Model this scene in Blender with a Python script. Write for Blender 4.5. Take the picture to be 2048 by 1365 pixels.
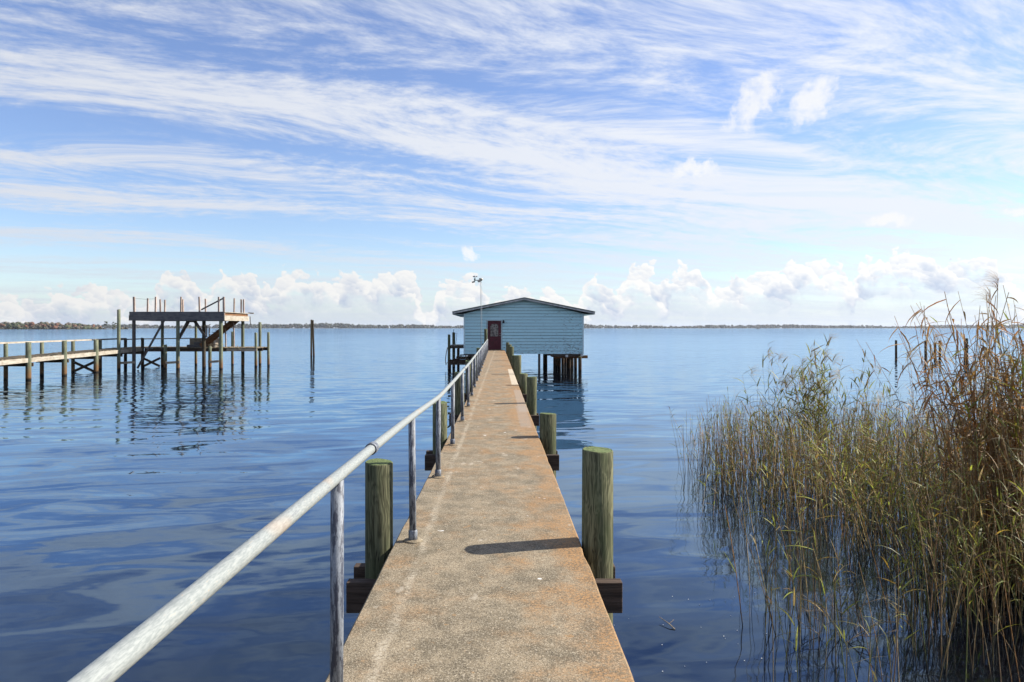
import bpy, bmesh, math, random
import numpy as np
from mathutils import Vector, Matrix

for _o in list(bpy.data.objects):
    bpy.data.objects.remove(_o)
random.seed(7)
rng = np.random.default_rng(11)
SC = bpy.context.scene
COL = SC.collection
R = math.radians

# ------------------------------------------------------------------ camera
CAM_Z = 3.03                     # eye height above the water (water is z = 0, the pier deck is z = 1.48)
DECK_Z = 1.48
F = 1365.0                       # focal length in pixels of the 2048 wide photograph
cam_d = bpy.data.cameras.new('camera')
cam_d.sensor_width = 36.0
cam_d.lens = 24.0
cam_d.shift_x = 0.01416
cam_d.shift_y = -0.0129
cam_d.clip_start = 0.05
cam_d.clip_end = 40000.0
cam = bpy.data.objects.new('camera', cam_d)
cam.location = (0, 0, CAM_Z)
cam.rotation_euler = (R(90), 0, 0)
COL.objects.link(cam)
SC.camera = cam

# ------------------------------------------------------------------ colour management
SC.view_settings.view_transform = 'Standard'
SC.view_settings.look = 'None'
SC.view_settings.exposure = 0.86
SC.view_settings.gamma = 1.0
SC.view_settings.use_curve_mapping = False
SC.cycles.max_bounces = 6
SC.cycles.diffuse_bounces = 3
SC.cycles.glossy_bounces = 4
SC.cycles.transmission_bounces = 3
SC.cycles.volume_bounces = 1
SC.cycles.caustics_reflective = False
SC.cycles.caustics_refractive = False
SC.cycles.sample_clamp_indirect = 6.0
SC.cycles.use_denoising = True

# ------------------------------------------------------------------ sun
SUN_EL = R(37.0)
SUN_AZ = math.atan2(0.97, 0.235)           # clockwise from +Y
sun_dir = Vector((math.sin(SUN_AZ) * math.cos(SUN_EL), math.cos(SUN_AZ) * math.cos(SUN_EL), math.sin(SUN_EL)))
sl = bpy.data.lights.new('sun', 'SUN')
sl.energy = 5.0
sl.angle = R(0.5)
sl.color = (1.0, 0.93, 0.82)
so = bpy.data.objects.new('sun', sl)
so.rotation_euler = sun_dir.to_track_quat('Z', 'Y').to_euler()
so.location = (60, 15, 45)
COL.objects.link(so)


# ------------------------------------------------------------------ node helpers
class NT:
    def __init__(self, tree):
        self.t = tree
        self.t.nodes.clear()

    def node(self, typ, ins=None, **props):
        n = self.t.nodes.new(typ)
        for k, v in props.items():
            setattr(n, k, v)
        for k, v in (ins or {}).items():
            self.put(n.inputs[k], v)
        return n

    def put(self, sock, v):
        if isinstance(v, bpy.types.NodeSocket):
            self.t.links.new(v, sock)
        elif isinstance(v, (tuple, list)) and sock.type == 'RGBA' and len(v) == 3:
            sock.default_value = (*v, 1.0)
        else:
            sock.default_value = v

    def m(self, op, a, b=0.0, c=0.0, clamp=False):
        n = self.t.nodes.new('ShaderNodeMath')
        n.operation = op
        n.use_clamp = clamp
        for i, v in enumerate((a, b, c)):
            self.put(n.inputs[i], v)
        return n.outputs[0]

    def v(self, op, a, b=(0, 0, 0), scale=None):
        n = self.t.nodes.new('ShaderNodeVectorMath')
        n.operation = op
        self.put(n.inputs[0], a)
        if op != 'NORMALIZE':
            self.put(n.inputs[1], b)
        if scale is not None:
            self.put(n.inputs['Scale'], scale)
        return n.outputs['Value'] if op in ('DOT_PRODUCT', 'LENGTH', 'DISTANCE') else n.outputs[0]

    def mix(self, fac, a, b, blend='MIX'):
        n = self.t.nodes.new('ShaderNodeMix')
        n.data_type = 'RGBA'
        n.blend_type = blend
        n.clamp_factor = True
        self.put(n.inputs[0], fac)
        self.put(n.inputs[6], a)
        self.put(n.inputs[7], b)
        return n.outputs[2]

    def ss(self, x, lo, hi, a=0.0, b=1.0):
        n = self.t.nodes.new('ShaderNodeMapRange')
        n.interpolation_type = 'SMOOTHSTEP'
        for i, v in enumerate((x, lo, hi, a, b)):
            self.put(n.inputs[i], v)
        return n.outputs[0]

    def noise(self, vec, scale=1.0, detail=4.0, rough=0.5, lac=2.0, dist=0.0, color=False, dims='2D'):
        n = self.t.nodes.new('ShaderNodeTexNoise')
        n.noise_dimensions = dims
        self.put(n.inputs['Vector'], vec)
        n.inputs['Scale'].default_value = scale
        n.inputs['Detail'].default_value = detail
        n.inputs['Roughness'].default_value = rough
        n.inputs['Lacunarity'].default_value = lac
        n.inputs['Distortion'].default_value = dist
        return n.outputs['Color'] if color else n.outputs[0]

    def sep(self, vec):
        n = self.t.nodes.new('ShaderNodeSeparateXYZ')
        self.put(n.inputs[0], vec)
        return n.outputs[0], n.outputs[1], n.outputs[2]

    def xyz(self, x=0.0, y=0.0, z=0.0):
        n = self.t.nodes.new('ShaderNodeCombineXYZ')
        for i, v in enumerate((x, y, z)):
            self.put(n.inputs[i], v)
        return n.outputs[0]

    def curve(self, x, pts):
        n = self.t.nodes.new('ShaderNodeFloatCurve')
        c = n.mapping.curves[0]
        pts = sorted(pts)
        c.points[0].location = pts[0]
        c.points[1].location = pts[-1]
        for p in pts[1:-1]:
            c.points.new(*p)
        for p in c.points:
            p.handle_type = 'AUTO_CLAMPED'
        n.mapping.update()
        self.put(n.inputs['Value'], x)
        return n.outputs[0]


# ------------------------------------------------------------------ sky: Nishita air, cirrus sheet, cumulus along the horizon
world = bpy.data.worlds.new('World')
SC.world = world
world.use_nodes = True
world.cycles.sampling_method = 'MANUAL'
world.cycles.sample_map_resolution = 512
w = NT(world.node_tree)
SKY_STRENGTH = 0.180
sky = w.node('ShaderNodeTexSky', sky_type='NISHITA', sun_disc=False, sun_elevation=SUN_EL, sun_rotation=SUN_AZ,
             altitude=0.0, air_density=1.0, dust_density=0.3, ozone_density=3.0)
tc = w.node('ShaderNodeTexCoord')
D = w.v('NORMALIZE', tc.outputs['Generated'])
dx, dy, dz = w.sep(D)
w.put(sky.inputs['Vector'], w.xyz(dx, dy, w.m('ABSOLUTE', dz)))
skyc = w.v('SCALE', sky.outputs[0], scale=SKY_STRENGTH)
hs = w.node('ShaderNodeHueSaturation', {'Hue': 0.512, 'Saturation': 1.12, 'Value': 1.0, 'Color': skyc})
air = hs.outputs[0]
sd = w.v('DOT_PRODUCT', D, tuple(sun_dir))
glow = w.ss(sd, -0.4, 0.95, 0.88, 1.10)          # cloud is brighter towards the sun
# high sheet of cirrus: noise on a flat layer overhead, drawn out along one bearing
zc = w.m('ADD', w.m('MAXIMUM', dz, 0.0), 0.05)
u = w.m('DIVIDE', dx, zc)
v_ = w.m('DIVIDE', dy, zc)
SA = R(68)
s_ = w.m('ADD', w.m('MULTIPLY', u, math.sin(SA)), w.m('MULTIPLY', v_, math.cos(SA)))
t_ = w.m('SUBTRACT', w.m('MULTIPLY', u, math.cos(SA)), w.m('MULTIPLY', v_, math.sin(SA)))
wx, wy, wz = w.sep(w.noise(w.xyz(w.m('MULTIPLY', s_, 0.45), w.m('MULTIPLY', t_, 0.8)), 1.0, 1.5, 0.5, color=True))
tw = w.m('ADD', t_, w.m('MULTIPLY', w.m('SUBTRACT', wx, 0.5), 0.8))
sw = w.m('ADD', s_, w.m('MULTIPLY', w.m('SUBTRACT', wy, 0.5), 1.6))
CS = (1.3, 5.7)
WORLD_LEVEL = 0.55            # the picture is exposed a little brighter than sky level, so the sky itself sits lower
big = w.noise(w.xyz(w.m('ADD', w.m('MULTIPLY', sw, 0.24), CS[0]), w.m('ADD', w.m('MULTIPLY', tw, 1.35), CS[1])), 1.0, 3.5, 0.52)
fib = w.noise(w.xyz(w.m('ADD', w.m('MULTIPLY', sw, 1.0), 7.0), w.m('ADD', w.m('MULTIPLY', tw, 3.8), 2.0)), 1.0, 5.0, 0.62)
fluff = w.noise(w.xyz(w.m('MULTIPLY', sw, 5.5), w.m('MULTIPLY', tw, 9.5)), 1.0, 5.0, 0.70)
side = w.ss(dx, -0.45, 0.45, -0.03, 0.075)
cov = w.m('ADD', w.m('ADD', big, w.m('MULTIPLY', w.m('SUBTRACT', fib, 0.5), 0.40)), w.m('ADD', w.m('MULTIPLY', w.m('SUBTRACT', fluff, 0.5), 0.52), side))
cir = w.ss(cov, 0.31, 0.72, 0.08, 1.0)
cir = w.m('MULTIPLY', w.m('MULTIPLY', cir, w.ss(dz, 0.02, 0.16, 0.55, 0.96)), w.ss(dz, 0.58, 0.88, 1.0, 0.55))
cir_col = w.v('SCALE', (0.83, 0.865, 0.94), scale=glow)
high = w.mix(cir, air, cir_col)
# pale moist band above the horizon
hz = w.m('POWER', w.m('SUBTRACT', 1.0, w.m('MINIMUM', w.m('ABSOLUTE', dz), 1.0)), 17.0)
haze_col = w.v('SCALE', (0.575, 0.68, 0.86), scale=glow)
high = w.mix(w.m('MULTIPLY', hz, 0.84), high, haze_col)
# loose puffs
az = w.m('ARCTAN2', dx, dy)
el = w.m('ARCSINE', dz)
n1_, n2_, n3_ = w.sep(w.noise(w.xyz(az, el), 42.0, 4.0, 0.6, color=True))
azp = w.m('ADD', az, w.m('MULTIPLY', w.m('SUBTRACT', n1_, 0.5), 0.042))
elp = w.m('ADD', el, w.m('MULTIPLY', w.m('SUBTRACT', n2_, 0.5), 0.034))
puff = None
for (px, py, rx, ry, tilt) in ((1506, 208, 66, 30, 0.85), (1622, 204, 50, 28, 0.8), (1396, 340, 48, 15, -0.1), (1780, 441, 44, 13, -0.1), (2044, 426, 34, 11, -0.2), (936, 507, 15, 9, 0)):
    a = math.atan2(px - 995, F)
    e = math.atan2(656 - py, math.hypot(F, px - 995))
    c_, s2 = math.cos(tilt), math.sin(tilt)
    ax = w.m('SUBTRACT', azp, a)
    ay = w.m('SUBTRACT', elp, e)
    p1 = w.m('MULTIPLY', w.m('ADD', w.m('MULTIPLY', ax, c_), w.m('MULTIPLY', ay, s2)), F / rx)
    p2 = w.m('MULTIPLY', w.m('SUBTRACT', w.m('MULTIPLY', ay, c_), w.m('MULTIPLY', ax, s2)), F / ry)
    r2 = w.m('ADD', w.m('MULTIPLY', p1, p1), w.m('MULTIPLY', p2, p2))
    puff = r2 if puff is None else w.m('MINIMUM', puff, r2)
puff = w.ss(w.m('ADD', puff, w.m('MULTIPLY', w.m('SUBTRACT', n3_, 0.5), 2.2)), 1.3, -0.1)
high = w.mix(w.m('MULTIPLY', puff, 0.85), high, (0.98, 0.98, 0.98))

# cumulus: outline heights read along the horizon, repeated right round the compass
AZ0, AZ1, ELMAX = R(-45), R(45), R(9.0)
azn = w.m('PINGPONG', w.m('DIVIDE', w.m('SUBTRACT', az, AZ0), AZ1 - AZ0), 1.0)


def pts(table):
    out = []
    for x, y in table:
        a = math.atan2(x - 995, F)
        e = math.atan2(max(656 - y, 0), math.hypot(F, x - 995))
        out.append(((a - AZ0) / (AZ1 - AZ0), min(e / ELMAX, 1)))
    return out


def voro(q, scale):
    n = w.t.nodes.new('ShaderNodeTexVoronoi')
    n.voronoi_dimensions = '2D'
    n.feature = 'F1'
    w.put(n.inputs['Vector'], q)
    n.inputs['Scale'].default_value = scale
    off = w.v('SUBTRACT', w.v('SCALE', q, scale=scale), w.v('SCALE', n.outputs['Position'], scale=scale))
    return n.outputs['Distance'], off


q0 = w.xyz(az, w.m('MULTIPLY', el, 1.15))
cn1, cn2, cn3 = w.sep(w.noise(q0, 24.0, 3.5, 0.55, color=True))
q = w.v('ADD', q0, w.xyz(w.m('MULTIPLY', w.m('SUBTRACT', cn1, 0.5), 0.035), w.m('MULTIPLY', w.m('SUBTRACT', cn2, 0.5), 0.03)))
v1, o1 = voro(q, 38.0)
v2, o2 = voro(q, 95.0)
fine = w.noise(q0, 150.0, 3.0, 0.6)
bump = w.m('ADD', w.m('MULTIPLY', w.m('SUBTRACT', 0.42, v1), R(1.5)), w.m('ADD', w.m('MULTIPLY', w.m('SUBTRACT', 0.42, v2), R(0.6)), w.m('MULTIPLY', w.m('SUBTRACT', fine, 0.5), R(0.8))))
lit_ = w.m('ADD', w.m('MULTIPLY', w.v('DOT_PRODUCT', o1, (0.45, 0.8, 0)), 0.55), w.m('MULTIPLY', w.v('DOT_PRODUCT', o2, (0.45, 0.8, 0)), 0.30))


def cumulus(under, table, shift, soft, lit, shade, opac, depth, relief, f0, f1):
    a2 = w.m('ADD', azn, w.m('MULTIPLY', w.m('SUBTRACT', cn3, 0.5), 0.03))
    top = w.m('MULTIPLY', w.curve(a2, pts(table)), ELMAX)
    hgt = w.m('ADD', w.m('SUBTRACT', top, w.m('ADD', el, R(0.05))), w.m('MULTIPLY', bump, shift))
    mask = w.ss(hgt, 0.0, R(soft))
    deep = w.ss(w.m('ADD', hgt, w.m('MULTIPLY', w.m('SUBTRACT', cn2, 0.5), R(5.0))), R(0.4), R(depth))
    body = w.m('ADD', w.m('SUBTRACT', 0.94, w.m('MULTIPLY', deep, 0.80)), w.m('MULTIPLY', lit_, relief), clamp=True)
    colr = w.v('SCALE', w.mix(body, shade, lit), scale=glow)
    fade = w.m('SUBTRACT', 1.0, w.m('MULTIPLY', w.ss(w.m('ADD', hgt, w.m('MULTIPLY', w.m('SUBTRACT', cn1, 0.5), R(4.0))), R(f0), R(f1)), 0.85))
    return w.mix(w.m('MULTIPLY', w.m('MULTIPLY', mask, fade), opac), under, colr)


T_back = [(-380, 560), (-300, 575), (-200, 560), (-100, 580), (0, 592), (80, 585), (180, 580), (300, 588), (420, 592), (520, 580), (640, 592), (760, 585), (860, 602),
          (960, 592), (1060, 600), (1180, 596), (1300, 585), (1420, 580), (1540, 572), (1640, 566), (1760, 560), (1880, 556), (2000, 560), (2100, 566), (2250, 575), (2360, 560)]
T_main = [(-380, 540), (-300, 620), (-260, 550), (-180, 570), (-120, 620), (-60, 600), (0, 588), (60, 606), (95, 572), (130, 556), (165, 572), (200, 552), (235, 562), (258, 612),
          (300, 608), (318, 545), (345, 510), (380, 532), (410, 575), (428, 540), (465, 518), (500, 526), (535, 565), (552, 528), (590, 520), (640, 536),
          (700, 534), (760, 524), (812, 520), (838, 545), (862, 615), (884, 562), (920, 536), (958, 532), (978, 595), (1006, 588), (1032, 552), (1066, 576), (1110, 562),
          (1140, 602), (1170, 585), (1184, 524), (1200, 538), (1232, 570), (1258, 524), (1280, 498), (1308, 524), (1334, 560), (1346, 512), (1370, 502), (1404, 524),
          (1428, 568), (1460, 536), (1520, 520), (1570, 504), (1604, 494), (1650, 500), (1690, 524), (1706, 550), (1722, 492), (1760, 484), (1840, 472), (1900, 480),
          (1950, 474), (2000, 480), (2018, 515), (2060, 560), (2120, 540), (2200, 520), (2260, 600), (2360, 530)]
T_main = [(x, 600 - (600 - y) * (0.76 if y < 600 else 0.9) + 3) for x, y in T_main]
low = cumulus(high, T_back, 1.1, 0.8, (0.90, 0.92, 0.95), (0.62, 0.69, 0.82), 0.42, 2.2, 0.5, 0.8, 2.2)
low = cumulus(low, T_main, 1.0, 0.20, (1.0, 0.99, 0.97), (0.56, 0.64, 0.80), 0.95, 2.8, 0.75, 1.3, 2.6)
bg_high = w.node('ShaderNodeBackground', {'Color': high, 'Strength': WORLD_LEVEL})
bg_low = w.node('ShaderNodeBackground', {'Color': low, 'Strength': WORLD_LEVEL})
bg_under = w.node('ShaderNodeBackground', {'Color': (0.5, 0.56, 0.66), 'Strength': WORLD_LEVEL})
mx1 = w.node('ShaderNodeMixShader', {0: w.m('GREATER_THAN', dz, math.sin(R(10.2))), 1: bg_low.outputs[0], 2: bg_high.outputs[0]})
mx2 = w.node('ShaderNodeMixShader', {0: w.m('LESS_THAN', dz, -0.004), 1: mx1.outputs[0], 2: bg_under.outputs[0]})
wo = w.node('ShaderNodeOutputWorld', {'Surface': mx2.outputs[0]})


# ================================================================== mesh helpers
class MB:
    """collects boxes, bars, tubes and strips; build() links them as one mesh object"""

    def __init__(self):
        self.v, self.f, self.s = [], [], []

    def raw(self, verts, faces, smooth=False):
        o = len(self.v)
        self.v += [tuple(p) for p in verts]
        self.f += [tuple(i + o for i in f) for f in faces]
        self.s += [smooth] * len(faces)
        return self

    def box(self, x0, x1, y0, y1, z0, z1):
        return self.raw([(x0, y0, z0), (x1, y0, z0), (x1, y1, z0), (x0, y1, z0), (x0, y0, z1), (x1, y0, z1), (x1, y1, z1), (x0, y1, z1)],
                        [(0, 3, 2, 1), (4, 5, 6, 7), (0, 1, 5, 4), (1, 2, 6, 5), (2, 3, 7, 6), (3, 0, 4, 7)])

    def bar(self, a, b, w_, h, up=(0, 0, 1)):
        a, b = Vector(a), Vector(b)
        d = (b - a).normalized()
        u_ = Vector(up)
        if abs(d.dot(u_)) > 0.99:
            u_ = Vector((0, 1, 0))
        sx = d.cross(u_).normalized() * (w_ / 2)
        sz = sx.cross(d).normalized() * (h / 2)
        p = [a - sx - sz, a + sx - sz, a + sx + sz, a - sx + sz, b - sx - sz, b + sx - sz, b + sx + sz, b - sx + sz]
        return self.raw(p, [(0, 1, 2, 3), (7, 6, 5, 4), (0, 4, 5, 1), (1, 5, 6, 2), (2, 6, 7, 3), (3, 7, 4, 0)])

    def tube(self, path, r, n=12, caps=True):
        path = [Vector(p) for p in path]
        rr = r if isinstance(r, (list, tuple)) else [r] * len(path)
        vs = []
        prev = None
        for i, p in enumerate(path):
            d = (path[min(i + 1, len(path) - 1)] - path[max(i - 1, 0)]).normalized()
            if prev is None:
                ref = Vector((0, 0, 1)) if abs(d.z) < 0.9 else Vector((1, 0, 0))
                a = d.cross(ref).normalized()
            else:
                a = (prev - d * prev.dot(d)).normalized()
            prev = a
            b = d.cross(a)
            for k in range(n):
                t = 2 * math.pi * k / n
                vs.append(p + (a * math.cos(t) + b * math.sin(t)) * rr[i])
        fs = [(i * n + k, i * n + (k + 1) % n, (i + 1) * n + (k + 1) % n, (i + 1) * n + k) for i in range(len(path) - 1) for k in range(n)]
        self.raw(vs, fs, True)
        if caps:
            o = len(self.v) - len(vs)
            self.f += [tuple(o + k for k in reversed(range(n))), tuple(o + (len(path) - 1) * n + k for k in range(n))]
            self.s += [False, False]
        return self

    def build(self, name, mat, parent=None, loc=None, bevel=0.0):
        me = bpy.data.meshes.new(name)
        me.from_pydata(self.v, [], self.f)
        me.polygons.foreach_set('use_smooth', self.s)
        bm = bmesh.new()
        bm.from_mesh(me)
        bmesh.ops.recalc_face_normals(bm, faces=bm.faces)
        if bevel:
            bmesh.ops.bevel(bm, geom=[e for e in bm.edges if e.calc_face_angle(0) > 0.8], offset=bevel, segments=1, affect='EDGES')
        bm.to_mesh(me)
        bm.free()
        me.materials.append(mat)
        return link(name, me, parent, loc)


def link(name, me, parent=None, loc=None):
    o = bpy.data.objects.new(name, me)
    COL.objects.link(o)
    if parent is not None:
        o.parent = parent
    if loc is not None:
        o.location = loc
    return o


def tag(o, label, cat=None, group=None, kind=None):
    o['label'] = label
    if cat:
        o['category'] = cat
    if group:
        o['group'] = group
    if kind:
        o['kind'] = kind
    return o


def thing(name, label, cat, loc=(0, 0, 0), group=None):
    o = bpy.data.objects.new(name, None)
    o.empty_display_size = 0.3
    COL.objects.link(o)
    o.location = loc
    return tag(o, label, cat, group)


def at(px, d, z=None, py=None):
    """a pixel of the photograph at distance d turned into a point of the place"""
    return (px - 995) * d / F, d, (z if z is not None else CAM_Z - (py - 656) * d / F)


# ================================================================== materials
def new_mat(name):
    m = bpy.data.materials.new(name)
    m.use_nodes = True
    return m, NT(m.node_tree)


def finish(m, n, color, rough=0.7, bump=None, bump_s=0.3, bump_d=0.01, spec=0.3, metal=0.0, extra=None):
    b = n.node('ShaderNodeBsdfPrincipled', {'Base Color': color, 'Roughness': rough, 'Specular IOR Level': spec, 'Metallic': metal})
    if bump is not None:
        bn = n.node('ShaderNodeBump', {'Strength': bump_s, 'Distance': bump_d, 'Height': bump})
        n.put(b.inputs['Normal'], bn.outputs[0])
    n.node('ShaderNodeOutputMaterial', {'Surface': b.outputs[0]})
    return m


def obj_coords(n, jitter=True):
    c = n.node('ShaderNodeTexCoord').outputs['Object']
    if jitter:
        r = n.node('ShaderNodeObjectInfo').outputs['Random']
        c = n.v('ADD', c, n.xyz(n.m('MULTIPLY', r, 37.0), n.m('MULTIPLY', r, 91.0), n.m('MULTIPLY', r, 53.0)))
    return c


def wood(name, c_light, c_dark, c_stain=None, stain=0.4, axis='Z', scale=1.0, rough=0.85, wet=None, bump_s=0.5):
    m, n = new_mat(name)
    c = obj_coords(n)
    st = {'X': (1.2, 22, 22), 'Y': (22, 1.2, 22), 'Z': (22, 22, 1.2)}[axis]
    g = n.noise(n.v('MULTIPLY', c, tuple(k * scale for k in st)), 1.0, 4.0, 0.6, dims='3D')
    fine = n.noise(n.v('MULTIPLY', c, tuple(k * scale * 4 for k in st)), 1.0, 3.0, 0.6, dims='3D')
    blot = n.noise(c, 3.0 * scale, 4.0, 0.6, dims='3D')
    col = n.mix(n.ss(n.m('ADD', n.m('MULTIPLY', g, 0.7), n.m('MULTIPLY', fine, 0.3)), 0.36, 0.64), c_dark, c_light)
    if c_stain:
        col = n.mix(n.m('MULTIPLY', n.ss(blot, 0.42, 0.68), stain), col, c_stain)
    if wet:
        z = n.sep(n.node('ShaderNodeNewGeometry').outputs['Position'])[2]
        zz = n.m('ADD', z, n.m('MULTIPLY', n.m('SUBTRACT', blot, 0.5), 0.35))
        col = n.mix(n.ss(zz, wet[1], wet[0]), col, wet[2])
        col = n.mix(n.ss(zz, 0.16, 0.02), col, (0.02, 0.017, 0.013))
    return finish(m, n, col, rough, n.m('ADD', g, n.m('MULTIPLY', fine, 0.5)), bump_s, 0.012 / scale, spec=0.15)


def piling_mat(name, c_light, c_dark, c_green, wet):
    """round treated pile: straight grain, drying checks, knots, green algae, brown tide stain"""
    m, n = new_mat(name)
    c = obj_coords(n)
    kx, ky, kz = n.sep(n.noise(n.v('MULTIPLY', c, (3.0, 3.0, 2.2)), 1.0, 2.0, 0.5, color=True, dims='3D'))
    wv = n.v('ADD', n.v('MULTIPLY', c, (11, 11, 0.35)), n.xyz(n.m('MULTIPLY', kx, 1.9), n.m('MULTIPLY', ky, 1.9), 0.0))
    ring = n.noise(wv, 1.0, 3.0, 0.6, dims='3D')
    grain = n.noise(n.v('MULTIPLY', c, (70, 70, 2.4)), 1.0, 3.0, 0.6, dims='3D')
    lines = n.m('ABSOLUTE', n.m('SUBTRACT', n.m('FRACT', n.m('MULTIPLY', ring, 9.0)), 0.5))
    val = n.m('ADD', n.m('MULTIPLY', lines, 0.42), n.m('MULTIPLY', grain, 0.78))
    col = n.mix(n.ss(val, 0.32, 0.68), c_dark, c_light)
    blot = n.noise(n.v('MULTIPLY', c, (5, 5, 1.6)), 1.0, 4.0, 0.6, dims='3D')
    col = n.mix(n.m('MULTIPLY', n.ss(blot, 0.42, 0.68), 0.6), col, c_green)
    rnd = n.node('ShaderNodeObjectInfo').outputs['Random']
    col = n.mix(n.m('MULTIPLY', rnd, 0.25), col, n.v('MULTIPLY', col, (1.05, 0.85, 0.75)))
    col = n.v('SCALE', col, scale=n.m('ADD', 0.80, n.m('MULTIPLY', n.m('FRACT', n.m('MULTIPLY', rnd, 7.31)), 0.42)))
    # narrow drying checks
    chk = n.ss(n.m('ABSOLUTE', n.m('SUBTRACT', n.noise(n.v('MULTIPLY', c, (26, 26, 0.9)), 1.0, 2.0, 0.5, dims='3D'), 0.5)), 0.012, 0.0)
    col = n.mix(n.m('MULTIPLY', chk, 0.8), col, (0.02, 0.018, 0.012))
    z = n.sep(n.node('ShaderNodeNewGeometry').outputs['Position'])[2]
    nz = n.sep(n.node('ShaderNodeNewGeometry').outputs['Normal'])[2]
    col = n.mix(n.m('MULTIPLY', n.ss(nz, 0.7, 0.95), 0.75), col, n.mix(n.ss(grain, 0.35, 0.65), (0.055, 0.085, 0.03), (0.17, 0.22, 0.085)))
    zz = n.m('ADD', z, n.m('MULTIPLY', n.m('SUBTRACT', blot, 0.5), 0.3))
    col = n.mix(n.ss(zz, wet[1], wet[0]), col, wet[2])
    col = n.mix(n.ss(zz, 0.18, 0.02), col, (0.018, 0.015, 0.012))
    h = n.m('SUBTRACT', n.m('ADD', n.m('MULTIPLY', lines, 0.4), grain), n.m('MULTIPLY', chk, 1.2))
    return finish(m, n, col, 0.85, h, 0.45, 0.006, spec=0.15)


M = {}
M['pile'] = piling_mat('treated pile', (0.175, 0.180, 0.108), (0.050, 0.054, 0.031), (0.070, 0.094, 0.046), (0.15, 0.75, (0.15, 0.10, 0.05)))
M['pile_old'] = piling_mat('old green pile', (0.23, 0.25, 0.175), (0.085, 0.10, 0.07), (0.125, 0.155, 0.105), (0.25, 0.95, (0.17, 0.10, 0.05)))
M['pile_dark'] = piling_mat('dark wet pile', (0.10, 0.085, 0.06), (0.03, 0.025, 0.02), (0.05, 0.045, 0.03), (0.2, 0.8, (0.06, 0.035, 0.02)))
M['beam'] = wood('dark creosoted beam', (0.105, 0.076, 0.060), (0.042, 0.030, 0.024), (0.05, 0.05, 0.045), 0.4, 'X')
M['dark_x'] = wood('charcoal weathered board', (0.15, 0.15, 0.16), (0.075, 0.075, 0.085), (0.19, 0.19, 0.19), 0.5, 'X')
M['dark'] = wood('dark weathered timber', (0.12, 0.11, 0.105), (0.055, 0.05, 0.046), (0.10, 0.09, 0.08), 0.4, 'Z')
M['pale_y'] = wood('silver weathered timber lengthwise', (0.50, 0.46, 0.39), (0.30, 0.27, 0.22), (0.20, 0.16, 0.11), 0.5, 'Y')
M['pale_x'] = wood('silver weathered timber across', (0.50, 0.45, 0.37), (0.30, 0.26, 0.21), (0.18, 0.14, 0.10), 0.5, 'X')
M['pale_z'] = wood('bleached rail post', (0.50, 0.40, 0.34), (0.28, 0.21, 0.17), (0.16, 0.12, 0.10), 0.4, 'Z')
M['brown'] = wood('brown stair timber', (0.30, 0.155, 0.075), (0.13, 0.065, 0.035), (0.07, 0.04, 0.025), 0.5, 'X')
M['plank'] = wood('rough deck planks', (0.30, 0.25, 0.18), (0.10, 0.08, 0.055), (0.06, 0.055, 0.04), 0.6, 'X')
M['grey_box'] = wood('weathered plywood', (0.36, 0.31, 0.25), (0.22, 0.19, 0.15), (0.14, 0.11, 0.08), 0.5, 'X')


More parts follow.
